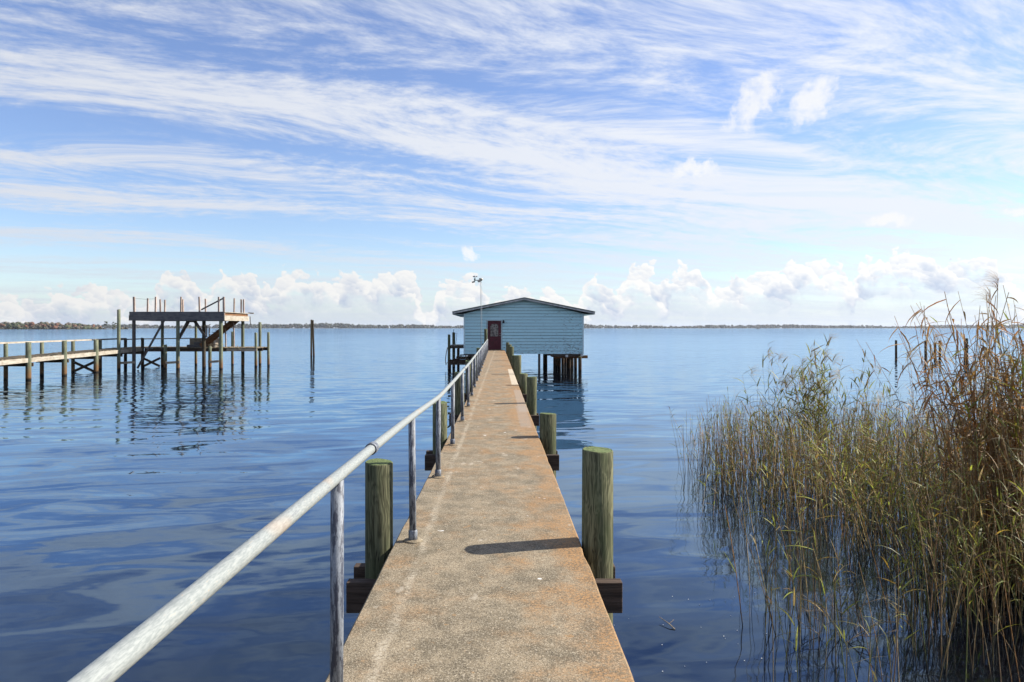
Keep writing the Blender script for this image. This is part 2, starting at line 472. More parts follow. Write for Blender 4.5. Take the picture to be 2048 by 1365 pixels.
def concrete():
    m, n = new_mat('weathered concrete')
    c = n.node('ShaderNodeTexCoord').outputs['Object']
    x, y, z = n.sep(c)
    agg = n.noise(c, 165.0, 2.5, 0.62, dims='3D')
    agg2 = n.noise(c, 58.0, 3.0, 0.65, dims='3D')
    mid = n.noise(c, 6.5, 5.0, 0.62, dims='3D')
    big_ = n.noise(n.v('MULTIPLY', c, (1.4, 0.75, 1.0)), 1.0, 4.0, 0.6, dims='3D')
    col = n.mix(n.ss(mid, 0.34, 0.66), (0.140, 0.116, 0.078), (0.256, 0.208, 0.140))
    # pale sand grains and dark pits
    col = n.mix(n.m('MULTIPLY', n.ss(agg2, 0.54, 0.66), 0.55), col, (0.36, 0.31, 0.235))
    col = n.mix(n.m('MULTIPLY', n.ss(agg, 0.49, 0.35), 0.82), col, (0.048, 0.041, 0.034))
    col = n.mix(n.m('MULTIPLY', n.ss(agg, 0.57, 0.67), 0.75), col, (0.50, 0.44, 0.34))
    # rust coloured lichen, heavier along the water side of the walk and towards its far end
    edge = n.ss(n.m('ADD', x, n.m('MULTIPLY', n.m('SUBTRACT', big_, 0.5), 1.1)), 0.05, 0.60, 0.0, 0.23)
    far = n.m('MULTIPLY', n.ss(y, 4.0, 14.0), 0.13)
    rn = n.noise(n.v('ADD', c, (3.3, 8.1, 0.0)), 3.1, 6.0, 0.66, dims='3D')
    rr = n.m('ADD', n.m('ADD', rn, edge), far)
    rust = n.mix(n.ss(agg2, 0.36, 0.62), (0.215, 0.108, 0.042), (0.360, 0.205, 0.088))
    rspot = n.m('MULTIPLY', n.ss(rr, 0.48, 0.86), n.ss(n.m('ADD', agg2, n.m('MULTIPLY', n.m('SUBTRACT', agg, 0.5), 0.5)), 0.36, 0.56, 0.12, 1.0))
    col = n.mix(n.m('MULTIPLY', rspot, 0.86), col, rust)
    spots = n.noise(c, 15.0, 3.0, 0.6, dims='3D')
    col = n.mix(n.m('MULTIPLY', n.ss(spots, 0.66, 0.71), 0.45), col, (0.34, 0.19, 0.075))
    # chalky line inside the rail posts
    lx = n.m('ADD', x, n.m('ADD', n.m('MULTIPLY', n.m('SUBTRACT', mid, 0.5), 0.09), n.m('MULTIPLY', y, -0.0085)))
    line = n.ss(n.m('ABSOLUTE', n.m('ADD', lx, 0.575)), 0.050, 0.0)
    line = n.m('MULTIPLY', line, n.m('MULTIPLY', n.ss(agg2, 0.38, 0.56, 0.05, 1.0), n.ss(n.noise(c, 2.6, 4.0, 0.65, dims='3D'), 0.38, 0.60, 0.10, 1.0)))
    col = n.mix(n.m('MULTIPLY', line, 0.62), col, (0.46, 0.41, 0.32))
    # scuffs and a few bird droppings
    scf = n.noise(n.v('MULTIPLY', c, (2.4, 1.2, 1.0)), 2.3, 3.0, 0.6, dims='3D')
    col = n.mix(n.m('MULTIPLY', n.ss(scf, 0.655, 0.72), 0.5), col, (0.43, 0.385, 0.31))
    drop = n.noise(n.v('ADD', c, (11.0, 4.0, 0.0)), 7.0, 2.0, 0.5, dims='3D')
    col = n.mix(n.m('MULTIPLY', n.ss(drop, 0.75, 0.768), 0.85), col, (0.62, 0.61, 0.58))
    # repaired strips with fresh pale mortar
    wob_ = n.m('MULTIPLY', n.m('SUBTRACT', mid, 0.5), 0.05)
    xw = n.m('ADD', x, wob_)
    yw = n.m('ADD', y, n.m('MULTIPLY', wob_, 3.0))

    def rect(x0, x1, y0, y1, sx=0.015, sy=0.12):
        return n.m('MULTIPLY', n.m('MULTIPLY', n.ss(xw, x0 - sx, x0 + sx), n.ss(xw, x1 + sx, x1 - sx)), n.m('MULTIPLY', n.ss(yw, y0 - sy, y0 + sy), n.ss(yw, y1 + sy, y1 - sy)))
    col = n.mix(n.m('MULTIPLY', rect(0.385, 0.70, 18.6, 25.6), 0.88), col, n.mix(n.ss(agg2, 0.4, 0.6), (0.40, 0.34, 0.25), (0.52, 0.46, 0.36)))
    col = n.mix(n.m('MULTIPLY', rect(0.40, 0.70, 12.6, 17.0), 0.45), col, (0.30, 0.27, 0.235))
    col = n.mix(n.m('MULTIPLY', rect(0.36, 0.545, 10.6, 13.6, 0.02, 0.25), 0.40), col, (0.27, 0.24, 0.21))
    h = n.m('ADD', n.m('MULTIPLY', agg, 0.6), n.m('ADD', n.m('MULTIPLY', agg2, 0.7), n.m('MULTIPLY', mid, 0.7)))
    return finish(m, n, col, 0.92, h, 0.55, 0.006, spec=0.2)


M['concrete'] = concrete()


def pipe_paint():
    m, n = new_mat('worn white pipe paint')
    c = n.node('ShaderNodeTexCoord').outputs['Object']
    pos = n.node('ShaderNodeNewGeometry').outputs['Position']
    a = n.noise(n.v('MULTIPLY', pos, (46, 9, 46)), 1.0, 5.0, 0.68, dims='3D')
    b = n.noise(n.v('MULTIPLY', pos, (230, 40, 230)), 1.0, 3.0, 0.6, dims='3D')
    c1 = n.noise(n.v('ADD', pos, (3, 1.7, 9)), 2.1, 2.0, 0.5, dims='3D')
    col = n.mix(n.ss(b, 0.35, 0.65), (0.205, 0.225, 0.22), (0.285, 0.305, 0.295))
    col = n.mix(n.m('MULTIPLY', n.ss(a, 0.57, 0.67), n.ss(c1, 0.46, 0.58, 0.08, 0.9)), col, (0.17, 0.18, 0.19))
    col = n.mix(n.m('MULTIPLY', n.ss(b, 0.64, 0.72), n.ss(c1, 0.58, 0.42)), col, (0.42, 0.28, 0.13))
    col = n.mix(n.m('MULTIPLY', n.ss(c1, 0.60, 0.70), 0.45), col, (0.44, 0.29, 0.17))
    return finish(m, n, col, 0.55, n.m('ADD', a, b), 0.25, 0.002, spec=0.35)


M['pipe'] = pipe_paint()


def post_paint():
    m, n = new_mat('flaking grey post paint')
    pos = n.node('ShaderNodeNewGeometry').outputs['Position']
    a = n.noise(n.v('MULTIPLY', pos, (60, 60, 9)), 1.0, 5.0, 0.68, dims='3D')
    b = n.noise(n.v('MULTIPLY', pos, (220, 220, 70)), 1.0, 3.0, 0.6, dims='3D')
    col = n.mix(n.ss(b, 0.35, 0.65), (0.17, 0.19, 0.22), (0.25, 0.27, 0.30))
    col = n.mix(n.ss(n.m('ADD', a, n.m('MULTIPLY', n.m('SUBTRACT', b, 0.5), 0.25)), 0.47, 0.56), col, (0.05, 0.055, 0.075))
    return finish(m, n, col, 0.55, n.m('ADD', a, b), 0.3, 0.002, spec=0.35)


M['post'] = post_paint()


def siding_mat():
    m, n = new_mat('pale blue siding paint')
    c = obj_coords(n)
    pos = n.node('ShaderNodeNewGeometry').outputs['Position']
    r = n.node('ShaderNodeObjectInfo').outputs['Random']
    g = n.noise(n.v('MULTIPLY', c, (1.6, 30, 40)), 1.0, 4.0, 0.6, dims='3D')
    chips = n.noise(n.v('MULTIPLY', pos, (7, 7, 24)), 1.0, 4.0, 0.65, dims='3D')
    zone = n.noise(n.v('MULTIPLY', pos, (0.35, 1, 0.6)), 1.0, 2.0, 0.5, dims='3D')
    col = n.mix(n.ss(g, 0.35, 0.65), (0.42, 0.69, 0.77), (0.50, 0.77, 0.84))
    col = n.mix(n.m('MULTIPLY', r, 0.22), col, (0.42, 0.61, 0.69))
    x, y, z = n.sep(pos)
    wear = n.m('ADD', n.m('MULTIPLY', n.ss(x, 1.0, 6.0), 0.05), n.m('MULTIPLY', n.ss(z, 2.8, 1.3), 0.05))
    wear = n.m('ADD', wear, n.m('MULTIPLY', n.m('SUBTRACT', zone, 0.5), 0.12))
    col = n.mix(n.ss(n.m('ADD', chips, wear), 0.655, 0.675), col, (0.12, 0.13, 0.13))
    return finish(m, n, col, 0.6, n.m('ADD', g, chips), 0.15, 0.004, spec=0.3)


M['siding'] = siding_mat()


def flat(name, col, rough=0.6, var=0.25, sc=8.0, metal=0.0, spec=0.3, bump_s=0.1):
    m, n = new_mat(name)
    c = obj_coords(n)
    a = n.noise(c, sc, 5.0, 0.62, dims='3D')
    lo = tuple(k * (1 - var) for k in col)
    hi = tuple(min(1, k * (1 + var)) for k in col)
    return finish(m, n, n.mix(n.ss(a, 0.33, 0.67), lo, hi), rough, a, bump_s, 0.004, spec=spec, metal=metal)


M['gap'] = flat('dirt and lap shadow gap', (0.035, 0.05, 0.06), 0.9, 0.3)  # dark colour paints in the lap shadows between boards, along with gap dirt
M['trim'] = flat('pale blue corner trim', (0.52, 0.70, 0.76), 0.6, 0.12)
M['fascia'] = flat('grey white fascia board', (0.42, 0.44, 0.44), 0.6, 0.3, 5.0)
M['roof'] = flat('dark slate roofing', (0.12, 0.14, 0.135), 0.8, 0.35, 20.0)
M['soffit'] = flat('pale soffit', (0.38, 0.44, 0.42), 0.7, 0.15)
M['door'] = flat('burgundy door paint', (0.070, 0.008, 0.016), 0.45, 0.25, 5.0)
M['frame'] = flat('grey blue door frame', (0.42, 0.54, 0.58), 0.6, 0.12)
M['metal'] = flat('galvanised metal', (0.42, 0.43, 0.44), 0.45, 0.2, 40.0, 0.7)
M['mast'] = flat('dull grey mast', (0.20, 0.22, 0.23), 0.6, 0.2, 20.0)
M['black'] = flat('black metal', (0.02, 0.02, 0.022), 0.5, 0.3, 20.0)
M['plastic'] = flat('weathered white plastic', (0.55, 0.52, 0.44), 0.5, 0.15, 30.0)
M['dark_plastic'] = flat('dark plastic', (0.05, 0.05, 0.048), 0.5, 0.2, 30.0)
M['white'] = flat('white enamel', (0.70, 0.70, 0.68), 0.5, 0.1, 20.0)
M['foam'] = flat('white foam and glint', (0.75, 0.75, 0.74), 0.9, 0.1, 30.0)
M['twig'] = flat('bleached twig', (0.33, 0.26, 0.18), 0.8, 0.3, 30.0)
M['rope'] = flat('old rope', (0.28, 0.24, 0.18), 0.9, 0.25, 60.0)


def glass_mat():
    m, n = new_mat('leaded door glass')
    c = obj_coords(n, False)
    a = n.noise(c, 9.0, 3.0, 0.6, dims='3D')
    return finish(m, n, n.mix(n.ss(a, 0.4, 0.62), (0.06, 0.05, 0.05), (0.20, 0.18, 0.17)), 0.15, a, 0.3, 0.01, spec=0.6)


M['glass'] = glass_mat()


def water_mat():
    m, n = new_mat('dark tea coloured lake water')
    pos = n.node('ShaderNodeNewGeometry').outputs['Position']
    x, y, z = n.sep(pos)
    # slow swell lines lie slightly askew to the pier
    ca, sa = math.cos(R(-9)), math.sin(R(-9))
    xr = n.m('SUBTRACT', n.m('MULTIPLY', x, ca), n.m('MULTIPLY', y, sa))
    yr = n.m('ADD', n.m('MULTIPLY', x, sa), n.m('MULTIPLY', y, ca))
    patch = n.noise(n.xyz(n.m('MULTIPLY', xr, 0.035), n.m('MULTIPLY', yr, 0.085)), 1.0, 3.0, 0.55)
    off = n.ss(y, 9.0, 75.0, 0.13, 1.0)                 # the lee by the bank is calmer than open water
    breeze = n.m('MULTIPLY', off, n.ss(patch, 0.36, 0.64, 0.6, 1.25))
    a1, b1, c1 = n.sep(n.noise(n.xyz(n.m('MULTIPLY', xr, 0.42), n.m('MULTIPLY', yr, 1.35)), 1.0, 2.0, 0.5, dist=0.7, color=True))
    a2, b2, c2 = n.sep(n.noise(n.xyz(n.m('MULTIPLY', xr, 1.5), n.m('MULTIPLY', yr, 4.6)), 1.0, 2.0, 0.5, dist=0.5, color=True))
    a3, b3, c3 = n.sep(n.noise(n.xyz(n.m('MULTIPLY', xr, 6.0), n.m('MULTIPLY', yr, 14.0)), 1.0, 1.0, 0.5, color=True))

    def cen(s, k):
        return n.m('MULTIPLY', n.m('SUBTRACT', s, 0.5), k)
    sx = n.m('ADD', cen(a1, 0.11), n.m('MULTIPLY', n.m('ADD', cen(a2, 0.070), cen(a3, 0.045)), breeze))
    sy = n.m('ADD', cen(b1, 0.17), n.m('MULTIPLY', n.m('ADD', cen(b2, 0.20), cen(b3, 0.10)), breeze))
    far = n.ss(y, 45.0, 400.0, 1.0, 3.2)
    nrm = n.v('NORMALIZE', n.xyz(n.m('MULTIPLY', sx, far), n.m('MULTIPLY', sy, far), 1.0))
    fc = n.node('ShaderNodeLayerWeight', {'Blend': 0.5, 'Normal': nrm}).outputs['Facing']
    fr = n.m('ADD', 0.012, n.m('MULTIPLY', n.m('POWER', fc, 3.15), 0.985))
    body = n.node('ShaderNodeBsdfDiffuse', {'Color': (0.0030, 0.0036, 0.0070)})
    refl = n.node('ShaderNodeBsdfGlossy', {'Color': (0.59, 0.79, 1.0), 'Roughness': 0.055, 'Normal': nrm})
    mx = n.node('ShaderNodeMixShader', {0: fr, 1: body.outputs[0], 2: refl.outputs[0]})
    n.node('ShaderNodeOutputMaterial', {'Surface': mx.outputs[0]})
    return m


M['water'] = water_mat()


def foliage_mat(name, trans, rough=0.55, wet=True):
    m, n = new_mat(name)
    at_ = n.node('ShaderNodeAttribute', attribute_name='tint')
    pos = n.node('ShaderNodeNewGeometry').outputs['Position']
    nn = n.noise(n.v('MULTIPLY', pos, (40, 40, 9)), 1.0, 2.0, 0.6, dims='3D')
    col = n.mix(n.ss(nn, 0.3, 0.7), n.v('SCALE', at_.outputs['Color'], scale=0.72), n.v('SCALE', at_.outputs['Color'], scale=1.2))
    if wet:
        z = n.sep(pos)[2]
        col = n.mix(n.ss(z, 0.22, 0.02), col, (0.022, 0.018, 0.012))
    d = n.node('ShaderNodeBsdfPrincipled', {'Base Color': col, 'Roughness': rough, 'Specular IOR Level': 0.35})
    t = n.node('ShaderNodeBsdfTranslucent', {'Color': col})
    mx = n.node('ShaderNodeMixShader', {0: trans, 1: d.outputs[0], 2: t.outputs[0]})
    n.node('ShaderNodeOutputMaterial', {'Surface': mx.outputs[0]})
    return m


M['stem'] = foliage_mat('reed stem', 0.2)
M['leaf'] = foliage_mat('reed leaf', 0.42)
M['plume'] = foliage_mat('reed plume', 0.5, 0.9, False)
M['trees'] = foliage_mat('far tree foliage', 0.15, 0.9, False)

# ================================================================== the setting: water, lake bed
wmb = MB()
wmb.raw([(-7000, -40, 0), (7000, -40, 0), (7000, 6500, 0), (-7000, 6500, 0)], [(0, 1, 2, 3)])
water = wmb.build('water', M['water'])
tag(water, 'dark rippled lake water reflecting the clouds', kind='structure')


# ================================================================== far shores (read as one mass)
def crowns(name, spots, mat, tints, squash=0.8, lobes=5, seed=1):
    """many small uneven crowns in one mesh: every crown several lumpy lobes on a trunk"""
    rg = np.random.default_rng(seed)
    bm = bmesh.new()
    bmesh.ops.create_icosphere(bm, subdivisions=1, radius=1.0)
    bv = np.array([v.co[:] for v in bm.verts])
    bf = np.array([[v.index for v in f.verts] for f in bm.faces])
    bm.free()
    V, Fc, C = [], [], []
    o = 0
    for (x, y, r, h, ti) in spots:
        tint = np.array(tints[ti]) * rg.uniform(0.75, 1.25)
        for k in range(lobes):
            lr = r * rg.uniform(0.4, 0.75)
            cx, cy = x + rg.uniform(-0.6, 0.6) * r, y + rg.uniform(-0.5, 0.5) * r
            cz = h - lr * squash - (rg.uniform(0, 0.75) ** 1.0) * (h * 0.8)
            cz = max(cz, lr * 0.4)
            p = bv * lr * rg.uniform(0.7, 1.25, (len(bv), 1)) * np.array([1, 1, squash]) + np.array([cx, cy, cz])
            V.append(p)
            Fc.append(bf + o)
            C.append(np.tile(np.append(tint * rg.uniform(0.8, 1.2), 1), (len(bv), 1)))
            o += len(bv)
        tr = r * 0.09
        p = np.array([(x - tr, y, -0.5), (x + tr, y, -0.5), (x, y + tr, -0.5), (x - tr * .5, y, h * .8), (x + tr * .5, y, h * .8), (x, y + tr * .5, h * .8)])
        V.append(p)
        Fc.append(np.array([(0, 1, 4), (0, 4, 3), (1, 2, 5), (1, 5, 4), (2, 0, 3), (2, 3, 5)]) + o)
        C.append(np.tile((0.13, 0.11, 0.09, 1), (6, 1)))
        o += 6
    return mesh_np(name, np.vstack(V), np.vstack(Fc), np.vstack(C), mat)


def mesh_np(name, V, Fc, C, mat, parent=None, smooth=False):
    me = bpy.data.meshes.new(name)
    k = Fc.shape[1]
    me.vertices.add(len(V))
    me.vertices.foreach_set('co', V.astype(np.float32).ravel())
    me.loops.add(Fc.size)
    me.loops.foreach_set('vertex_index', Fc.astype(np.int32).ravel())
    me.polygons.add(len(Fc))
    me.polygons.foreach_set('loop_start', np.arange(0, Fc.size, k, dtype=np.int32))
    me.polygons.foreach_set('loop_total', np.full(len(Fc), k, np.int32))
    if smooth:
        me.polygons.foreach_set('use_smooth', np.ones(len(Fc), bool))
    me.update(calc_edges=True)
    a = me.color_attributes.new('tint', 'FLOAT_COLOR', 'POINT')
    a.data.foreach_set('color', C.astype(np.float32).ravel())
    me.materials.append(mat)
    return link(name, me, parent)


FAR_T = [(0.036, 0.045, 0.030), (0.048, 0.052, 0.034), (0.060, 0.050, 0.038), (0.032, 0.038, 0.030)]
NEAR_T = [(0.085, 0.090, 0.042), (0.120, 0.095, 0.060), (0.155, 0.070, 0.042), (0.130, 0.115, 0.085), (0.060, 0.075, 0.035)]
# wooded point across the bay, far left
sp = []
for i in range(330):
    x = rng.uniform(-1480, -845)
    y = 1400 + rng.uniform(0, 70) + 0.05 * (x + 900)
    edge_ = min(1, max(0.18, (-838 - x) / 90))
    h = rng.uniform(9, 17.5) * (0.55 + 0.45 * edge_)
    sp.append((x, y, rng.uniform(4.5, 8), h, int(rng.choice([0, 1, 1, 2, 3, 3, 4]))))
for i in range(80):
    x = rng.uniform(-1480, -770)
    sp.append((x, 1396 + rng.uniform(0, 30), rng.uniform(3, 5), rng.uniform(3, 7), int(rng.choice([0, 1, 3, 4]))))
wood_l = crowns('wooded_point', sp, M['trees'], NEAR_T, 0.85, 6, 3)
tag(wood_l, 'autumn tinted wood on the low point across the bay at far left', 'woodland', kind='stuff')
# two thin pines standing clear at the tip of the point
for (px, hh, lab) in ((212, 17, 'thin dark pine left of two standing clear at the tip of the wooded point'), (228, 15.5, 'thin dark pine right of two standing clear at the tip of the wooded point')):
    d = 1402
    x = (px - 995) * d / F
    t = thing('pine_tree', lab, 'tree', (x, d, 0), 'pines at the tip of the point')
    MB().tube([(0, 0, -0.5), (0.3, 0, hh * 0.5), (0.1, 0, hh * 0.97)], [0.45, 0.32, 0.12], 7).build('trunk', M['dark'], t)
    cr = crowns('crown', [(0.3, 0, 4.2, hh, 4), (-1.4, 0, 2.6, hh * 0.82, 0)], M['trees'], NEAR_T, 0.55, 5, int(px))
    cr.parent = t
# the long far shore
sp = []
for i in range(2200):
    a = rng.uniform(-0.92, 0.92)
    x = 4300 * a
    y = 3900 + 500 * math.sin(a * 2.2 + 0.6) + rng.uniform(0, 160)
    if x < -1500:
        y -= (-1500 - x) * 0.30
    lump = 24 + 5 * math.sin(x * 0.0043) + 3 * math.sin(x * 0.013 + 2)
    if x > 700:
        lump *= 0.85
    sp.append((x, y, rng.uniform(9, 17), max(10, lump + rng.uniform(-5, 4)), int(rng.integers(0, 4))))
far_w = crowns('far_shore_wood', sp, M['trees'], FAR_T, 0.8, 4, 5)
tag(far_w, 'long low blue grey wood along the far shore at the horizon', 'woodland', kind='stuff')
# low ground under the woods
g = MB()
g.raw([(-1500, 1392, -1), (-760, 1392, -1), (-775, 1480, -1), (-1500, 1480, -1), (-1500, 1396, 0.7), (-772, 1396, 0.5), (-780, 1476, 0.7), (-1500, 1476, 0.7)],
      [(4, 5, 6, 7), (0, 1, 5, 4), (1, 2, 6, 5), (2, 3, 7, 6), (3, 0, 4, 7)])
xs = np.linspace(-4000, 4000, 60)
fr = [(x, 3880 + 500 * math.sin(x / 4300 * 2.2 + 0.6) - (max(0, -1500 - x)) * 0.30) for x in xs]
vv = [(x, y, -1) for x, y in fr] + [(x, y + 4, 1.2) for x, y in fr] + [(x, y + 300, 1.2) for x, y in fr]
ff = [(i, i + 1, 61 - 1 + i + 1, 60 + i) for i in range(59)] + [(60 + i, 61 + i, 121 + i, 120 + i) for i in range(59)]
g.raw(vv, ff)
gs = g.build('terrain', flat('shore ground', (0.10, 0.095, 0.06), 0.9, 0.3, 0.1))
tag(gs, 'low marshy ground under the far woods', kind='structure')

# tiny motor boats far out
for (px, d, lab) in ((1516, 1750, 'tiny dark motor boat far out, right of the reeds\' left edge'), (1294, 2300, 'tiny dark motor boat far out near the boathouse side')):
    x = (px - 995) * d / F
    t = thing('motor_boat', lab, 'boat', (x, d, 0))
    hull = MB()
    sec = []
    for (lx, hw, hb) in ((-4.2, 1.0, 0.1), (-2, 1.2, 0.0), (1.5, 1.1, 0.1), (3.5, 0.5, 0.4), (4.6, 0.05, 0.8)):
        sec += [(lx, -hw, 1.1), (lx, -hw * 0.7, -0.2 + hb), (lx, hw * 0.7, -0.2 + hb), (lx, hw, 1.1)]
    hull.raw(sec, [(4 * i + k, 4 * i + (k + 1) % 4, 4 * i + 4 + (k + 1) % 4, 4 * i + 4 + k) for i in range(4) for k in range(4)] + [(0, 1, 2, 3)])
    hull.build('hull', M['dark_plastic'], t)
    MB().box(-1.4, 0.8, -0.7, 0.7, 1.05, 2.1).build('cabin', M['metal'], t, bevel=0.15)
    MB().box(-4.6, -4.15, -0.25, 0.25, 0.2, 1.5).build('outboard_motor', M['black'], t, bevel=0.08)


# ================================================================== piles
def pile_mesh(mb, h, r, seed, zb=-1.6, top_tilt=0.02, n=20, rings=9, lean=(0, 0)):
    """a round pile: slightly wavy, tapering, sawn and worn at the head. Local origin at the water line."""
    rg = random.Random(seed)
    ph = [rg.uniform(0, 6.28) for _ in range(4)]
    ta, tb = rg.uniform(-1, 1) * top_tilt, rg.uniform(-1, 1) * top_tilt
    zs = [zb + (h - zb) * i / (rings - 2) for i in range(rings - 1)]
    vs, fs = [], []
    for z in zs:
        for k in range(n):
            a = 2 * math.pi * k / n
            rr = r * (1 + 0.022 * math.sin(2 * a + ph[0] + z * 0.7) + 0.014 * math.sin(3 * a + ph[1] - z * 1.6) + 0.010 * math.sin(5 * a + ph[2])) * (1.03 - 0.03 * (z - zb) / (h - zb))
            x, y = rr * math.cos(a), rr * math.sin(a)
            zz = z
            if z == zs[-1]:
                zz = z + ta * x / r + tb * y / r
            vs.append((x + lean[0] * (z - zb), y + lean[1] * (z - zb), zz))
    # worn arris then the sawn head
    for k in range(n):
        x, y, z = vs[(len(zs) - 1) * n + k]
        cx, cy = lean[0] * (h - zb), lean[1] * (h - zb)
        vs.append((cx + (x - cx) * 0.93, cy + (y - cy) * 0.93, z + 0.008 + 0.003 * rg.uniform(-1, 1)))
    L = len(zs)
    for i in range(L):
        for k in range(n):
            fs.append((i * n + k, i * n + (k + 1) % n, (i + 1) * n + (k + 1) % n, (i + 1) * n + k))
    mb.raw(vs, fs, True)
    o = len(mb.v) - len(vs)
    mb.f.append(tuple(o + L * n + k for k in range(n)))
    mb.s.append(False)
    mb.f.append(tuple(o + k for k in reversed(range(n))))
    mb.s.append(False)
    return mb


def pile(name, parent, x, y, h, r, mat, seed, lean=(0, 0), n=20, tilt=0.02):
    return pile_mesh(MB(), h, r, seed, n=n, lean=lean, top_tilt=tilt).build(name, mat, parent, (x, y, 0))


def interp(tab, y):
    for (a, p), (b, q) in zip(tab, tab[1:]):
        if y <= b:
            return p + (q - p) * max(0, (y - a)) / (b - a)
    return tab[-1][1]


# ================================================================== the concrete pier under the viewer
LEFT = [(-6, -0.80), (0, -0.79), (3, -0.765), (9, -0.712), (16, -0.660), (30, -0.640), (47.6, -0.630)]
RIGHT = [(-6, 0.610), (0, 0.608), (7, 0.602), (14, 0.578), (30, 0.555), (47.6, 0.510)]
pier = thing('concrete_pier', 'long narrow concrete walkway on timber piles leading out to the boathouse', 'pier', (0, 0, 0))
dm = MB()
ys = [-5.0 + 0.22 * i for i in range(int(52.55 / 0.22) + 1)]
ys[-1] = 47.55
rg = random.Random(4)
prof = []
for y in ys:
    l, r_ = interp(LEFT, y), interp(RIGHT, y)
    cl, cr_ = rg.uniform(-0.003, 0.002), rg.uniform(-0.002, 0.003)
    if rg.random() < 0.03:
        cl += 0.010
    if rg.random() < 0.03:
        cr_ -= 0.010
    z = DECK_Z
    prof.append([(l + 0.01, y, z - 0.23), (l + cl, y, z - 0.015), (l + cl + 0.013, y, z), (l + 0.32, y, z + 0.002), (r_ - 0.32, y, z + 0.002), (r_ + cr_ - 0.013, y, z), (r_ + cr_, y, z - 0.015), (r_ - 0.01, y, z - 0.23)])
k = 8
vs = [p for s in prof for p in s]
fs = [(i * k + j, i * k + j + 1, (i + 1) * k + j + 1, (i + 1) * k + j) for i in range(len(ys) - 1) for j in range(k - 1)]
fs += [(i * k + 7, i * k, (i + 1) * k, (i + 1) * k + 7) for i in range(len(ys) - 1)]
fs += [tuple(range(k)), tuple((len(ys) - 1) * k + j for j in reversed(range(k)))]
dm.raw(vs, fs)
dm.build('deck', M['concrete'], pier)

bents = [(0.35, 2.1, 2.05), (4.98, 2.137, 2.05), (9.75, 1.80, 1.96), (14.1, 2.01, 2.10), (18.5, 1.78, 2.12), (22.9, 2.10, 2.05), (27.8, 1.90, 2.20), (32.5, 2.13, 2.0), (38.0, 2.10, 2.15), (43.3, 2.10, 2.95)]
for i, (y, hr, hl) in enumerate(bents):
    xr = interp(RIGHT, y) + 0.112
    xl = interp(LEFT, y) - 0.112
    rgp = random.Random(900 + i)
    pile('piling', pier, xr, y, hr, 0.111 * (1 if i == 1 else rgp.uniform(0.92, 1.06)), M['pile'], 20 + i, tilt=0.006, lean=(rgp.uniform(0, 0.008), rgp.uniform(-0.006, 0.006)))
    pile('piling', pier, xl, y - 0.03, hl, 0.102, M['pile'], 60 + i, tilt=0.012)
    # pairs of cross beams bolted either side of the piles
    for (yy, el_, er_, zt) in ((y - 0.160, 0.20, 0.16, 1.246), (y + 0.160, 0.215, 0.165, 1.246)):
        MB().box(xl - el_, xr + er_, yy - 0.042, yy + 0.042, zt - 0.215, zt).build('cross_beam', M['beam'], pier, bevel=0.004)
    for xx in (xl, xr):
        MB().tube([(xx, y - 0.235, 1.14), (xx, y + 0.235, 1.14)], 0.012, 8).build('bolt', M['metal'], pier)

# ================================================================== handrail
rail = thing('handrail', 'worn white pipe handrail on grey posts along the left edge of the walkway', 'railing', (0, 0, 0))
RZ = [(-1.2, 2.54), (0.3, 2.51), (1.03, 2.49), (2.63, 2.456), (3.35, 2.437), (4.95, 2.385), (7.08, 2.308), (9.04, 2.312), (11.3, 2.31), (18, 2.30), (30, 2.29), (43.0, 2.31)]
RX = [(-1.2, -0.622), (2.63, -0.617), (4.95, -0.622), (7.08, -0.612), (9.04, -0.590), (14, -0.575), (25, -0.595), (43, -0.625)]
py_ = [-1.2 + 0.4 * i for i in range(int(44.2 / 0.4) + 1)]
path = [(interp(RX, y), y, interp(RZ, y)) for y in py_]
MB().tube(path, 0.0232, 16).build('rail_pipe', M['pipe'], rail)
post_y = [0.35, 2.63, 4.955, 7.08, 9.04, 11.3, 13.4, 15.5, 17.7, 19.8, 22.0, 24.1, 26.3, 28.4, 30.6, 32.7, 34.9, 37.0, 39.2, 41.3, 42.9]
for i, y in enumerate(post_y):
    x, z = interp(RX, y), interp(RZ, y)
    rg = random.Random(i)
    jx, jy = rg.uniform(-0.008, 0.008), rg.uniform(-0.012, 0.012)
    MB().tube([(x + jx, y + jy, DECK_Z - 0.02), (x, y, z - 0.012)], 0.0255, 14).build('post', M['post'], rail)
    MB().tube([(x + jx, y + jy, DECK_Z), (x + jx, y + jy, DECK_Z + 0.075), (x + jx, y + jy, DECK_Z + 0.082)], [0.033, 0.033, 0.027], 14).build('base_sleeve', M['post'], rail)
    # a collar of mortar where the sleeve is let into the concrete
    MB().tube([(x + jx, y + jy, DECK_Z), (x + jx, y + jy, DECK_Z + 0.012), (x + jx, y + jy, DECK_Z + 0.014)], [0.075, 0.060, 0.03], 14).build('mortar_collar', M['concrete'], rail)
for y in (3.36, 11.9, 20.4, 28.9, 37.5):
    a, b = (interp(RX, y - 0.035), y - 0.035, interp(RZ, y - 0.035)), (interp(RX, y + 0.035), y + 0.035, interp(RZ, y + 0.035))
    MB().tube([a, b], 0.0295, 16).build('coupling', M['post'], rail)
wire = [(interp(RX, 6.6) - 0.06, 7.0, DECK_Z + 0.03), (-0.62, 7.04, DECK_Z + 0.05), (-0.585, 7.08, DECK_Z + 0.04), (-0.60, 7.12, DECK_Z + 0.06), (-0.68, 7.05, DECK_Z + 0.012)]
MB().tube(wire, 0.003, 5).build('wire_tie', M['black'], rail)

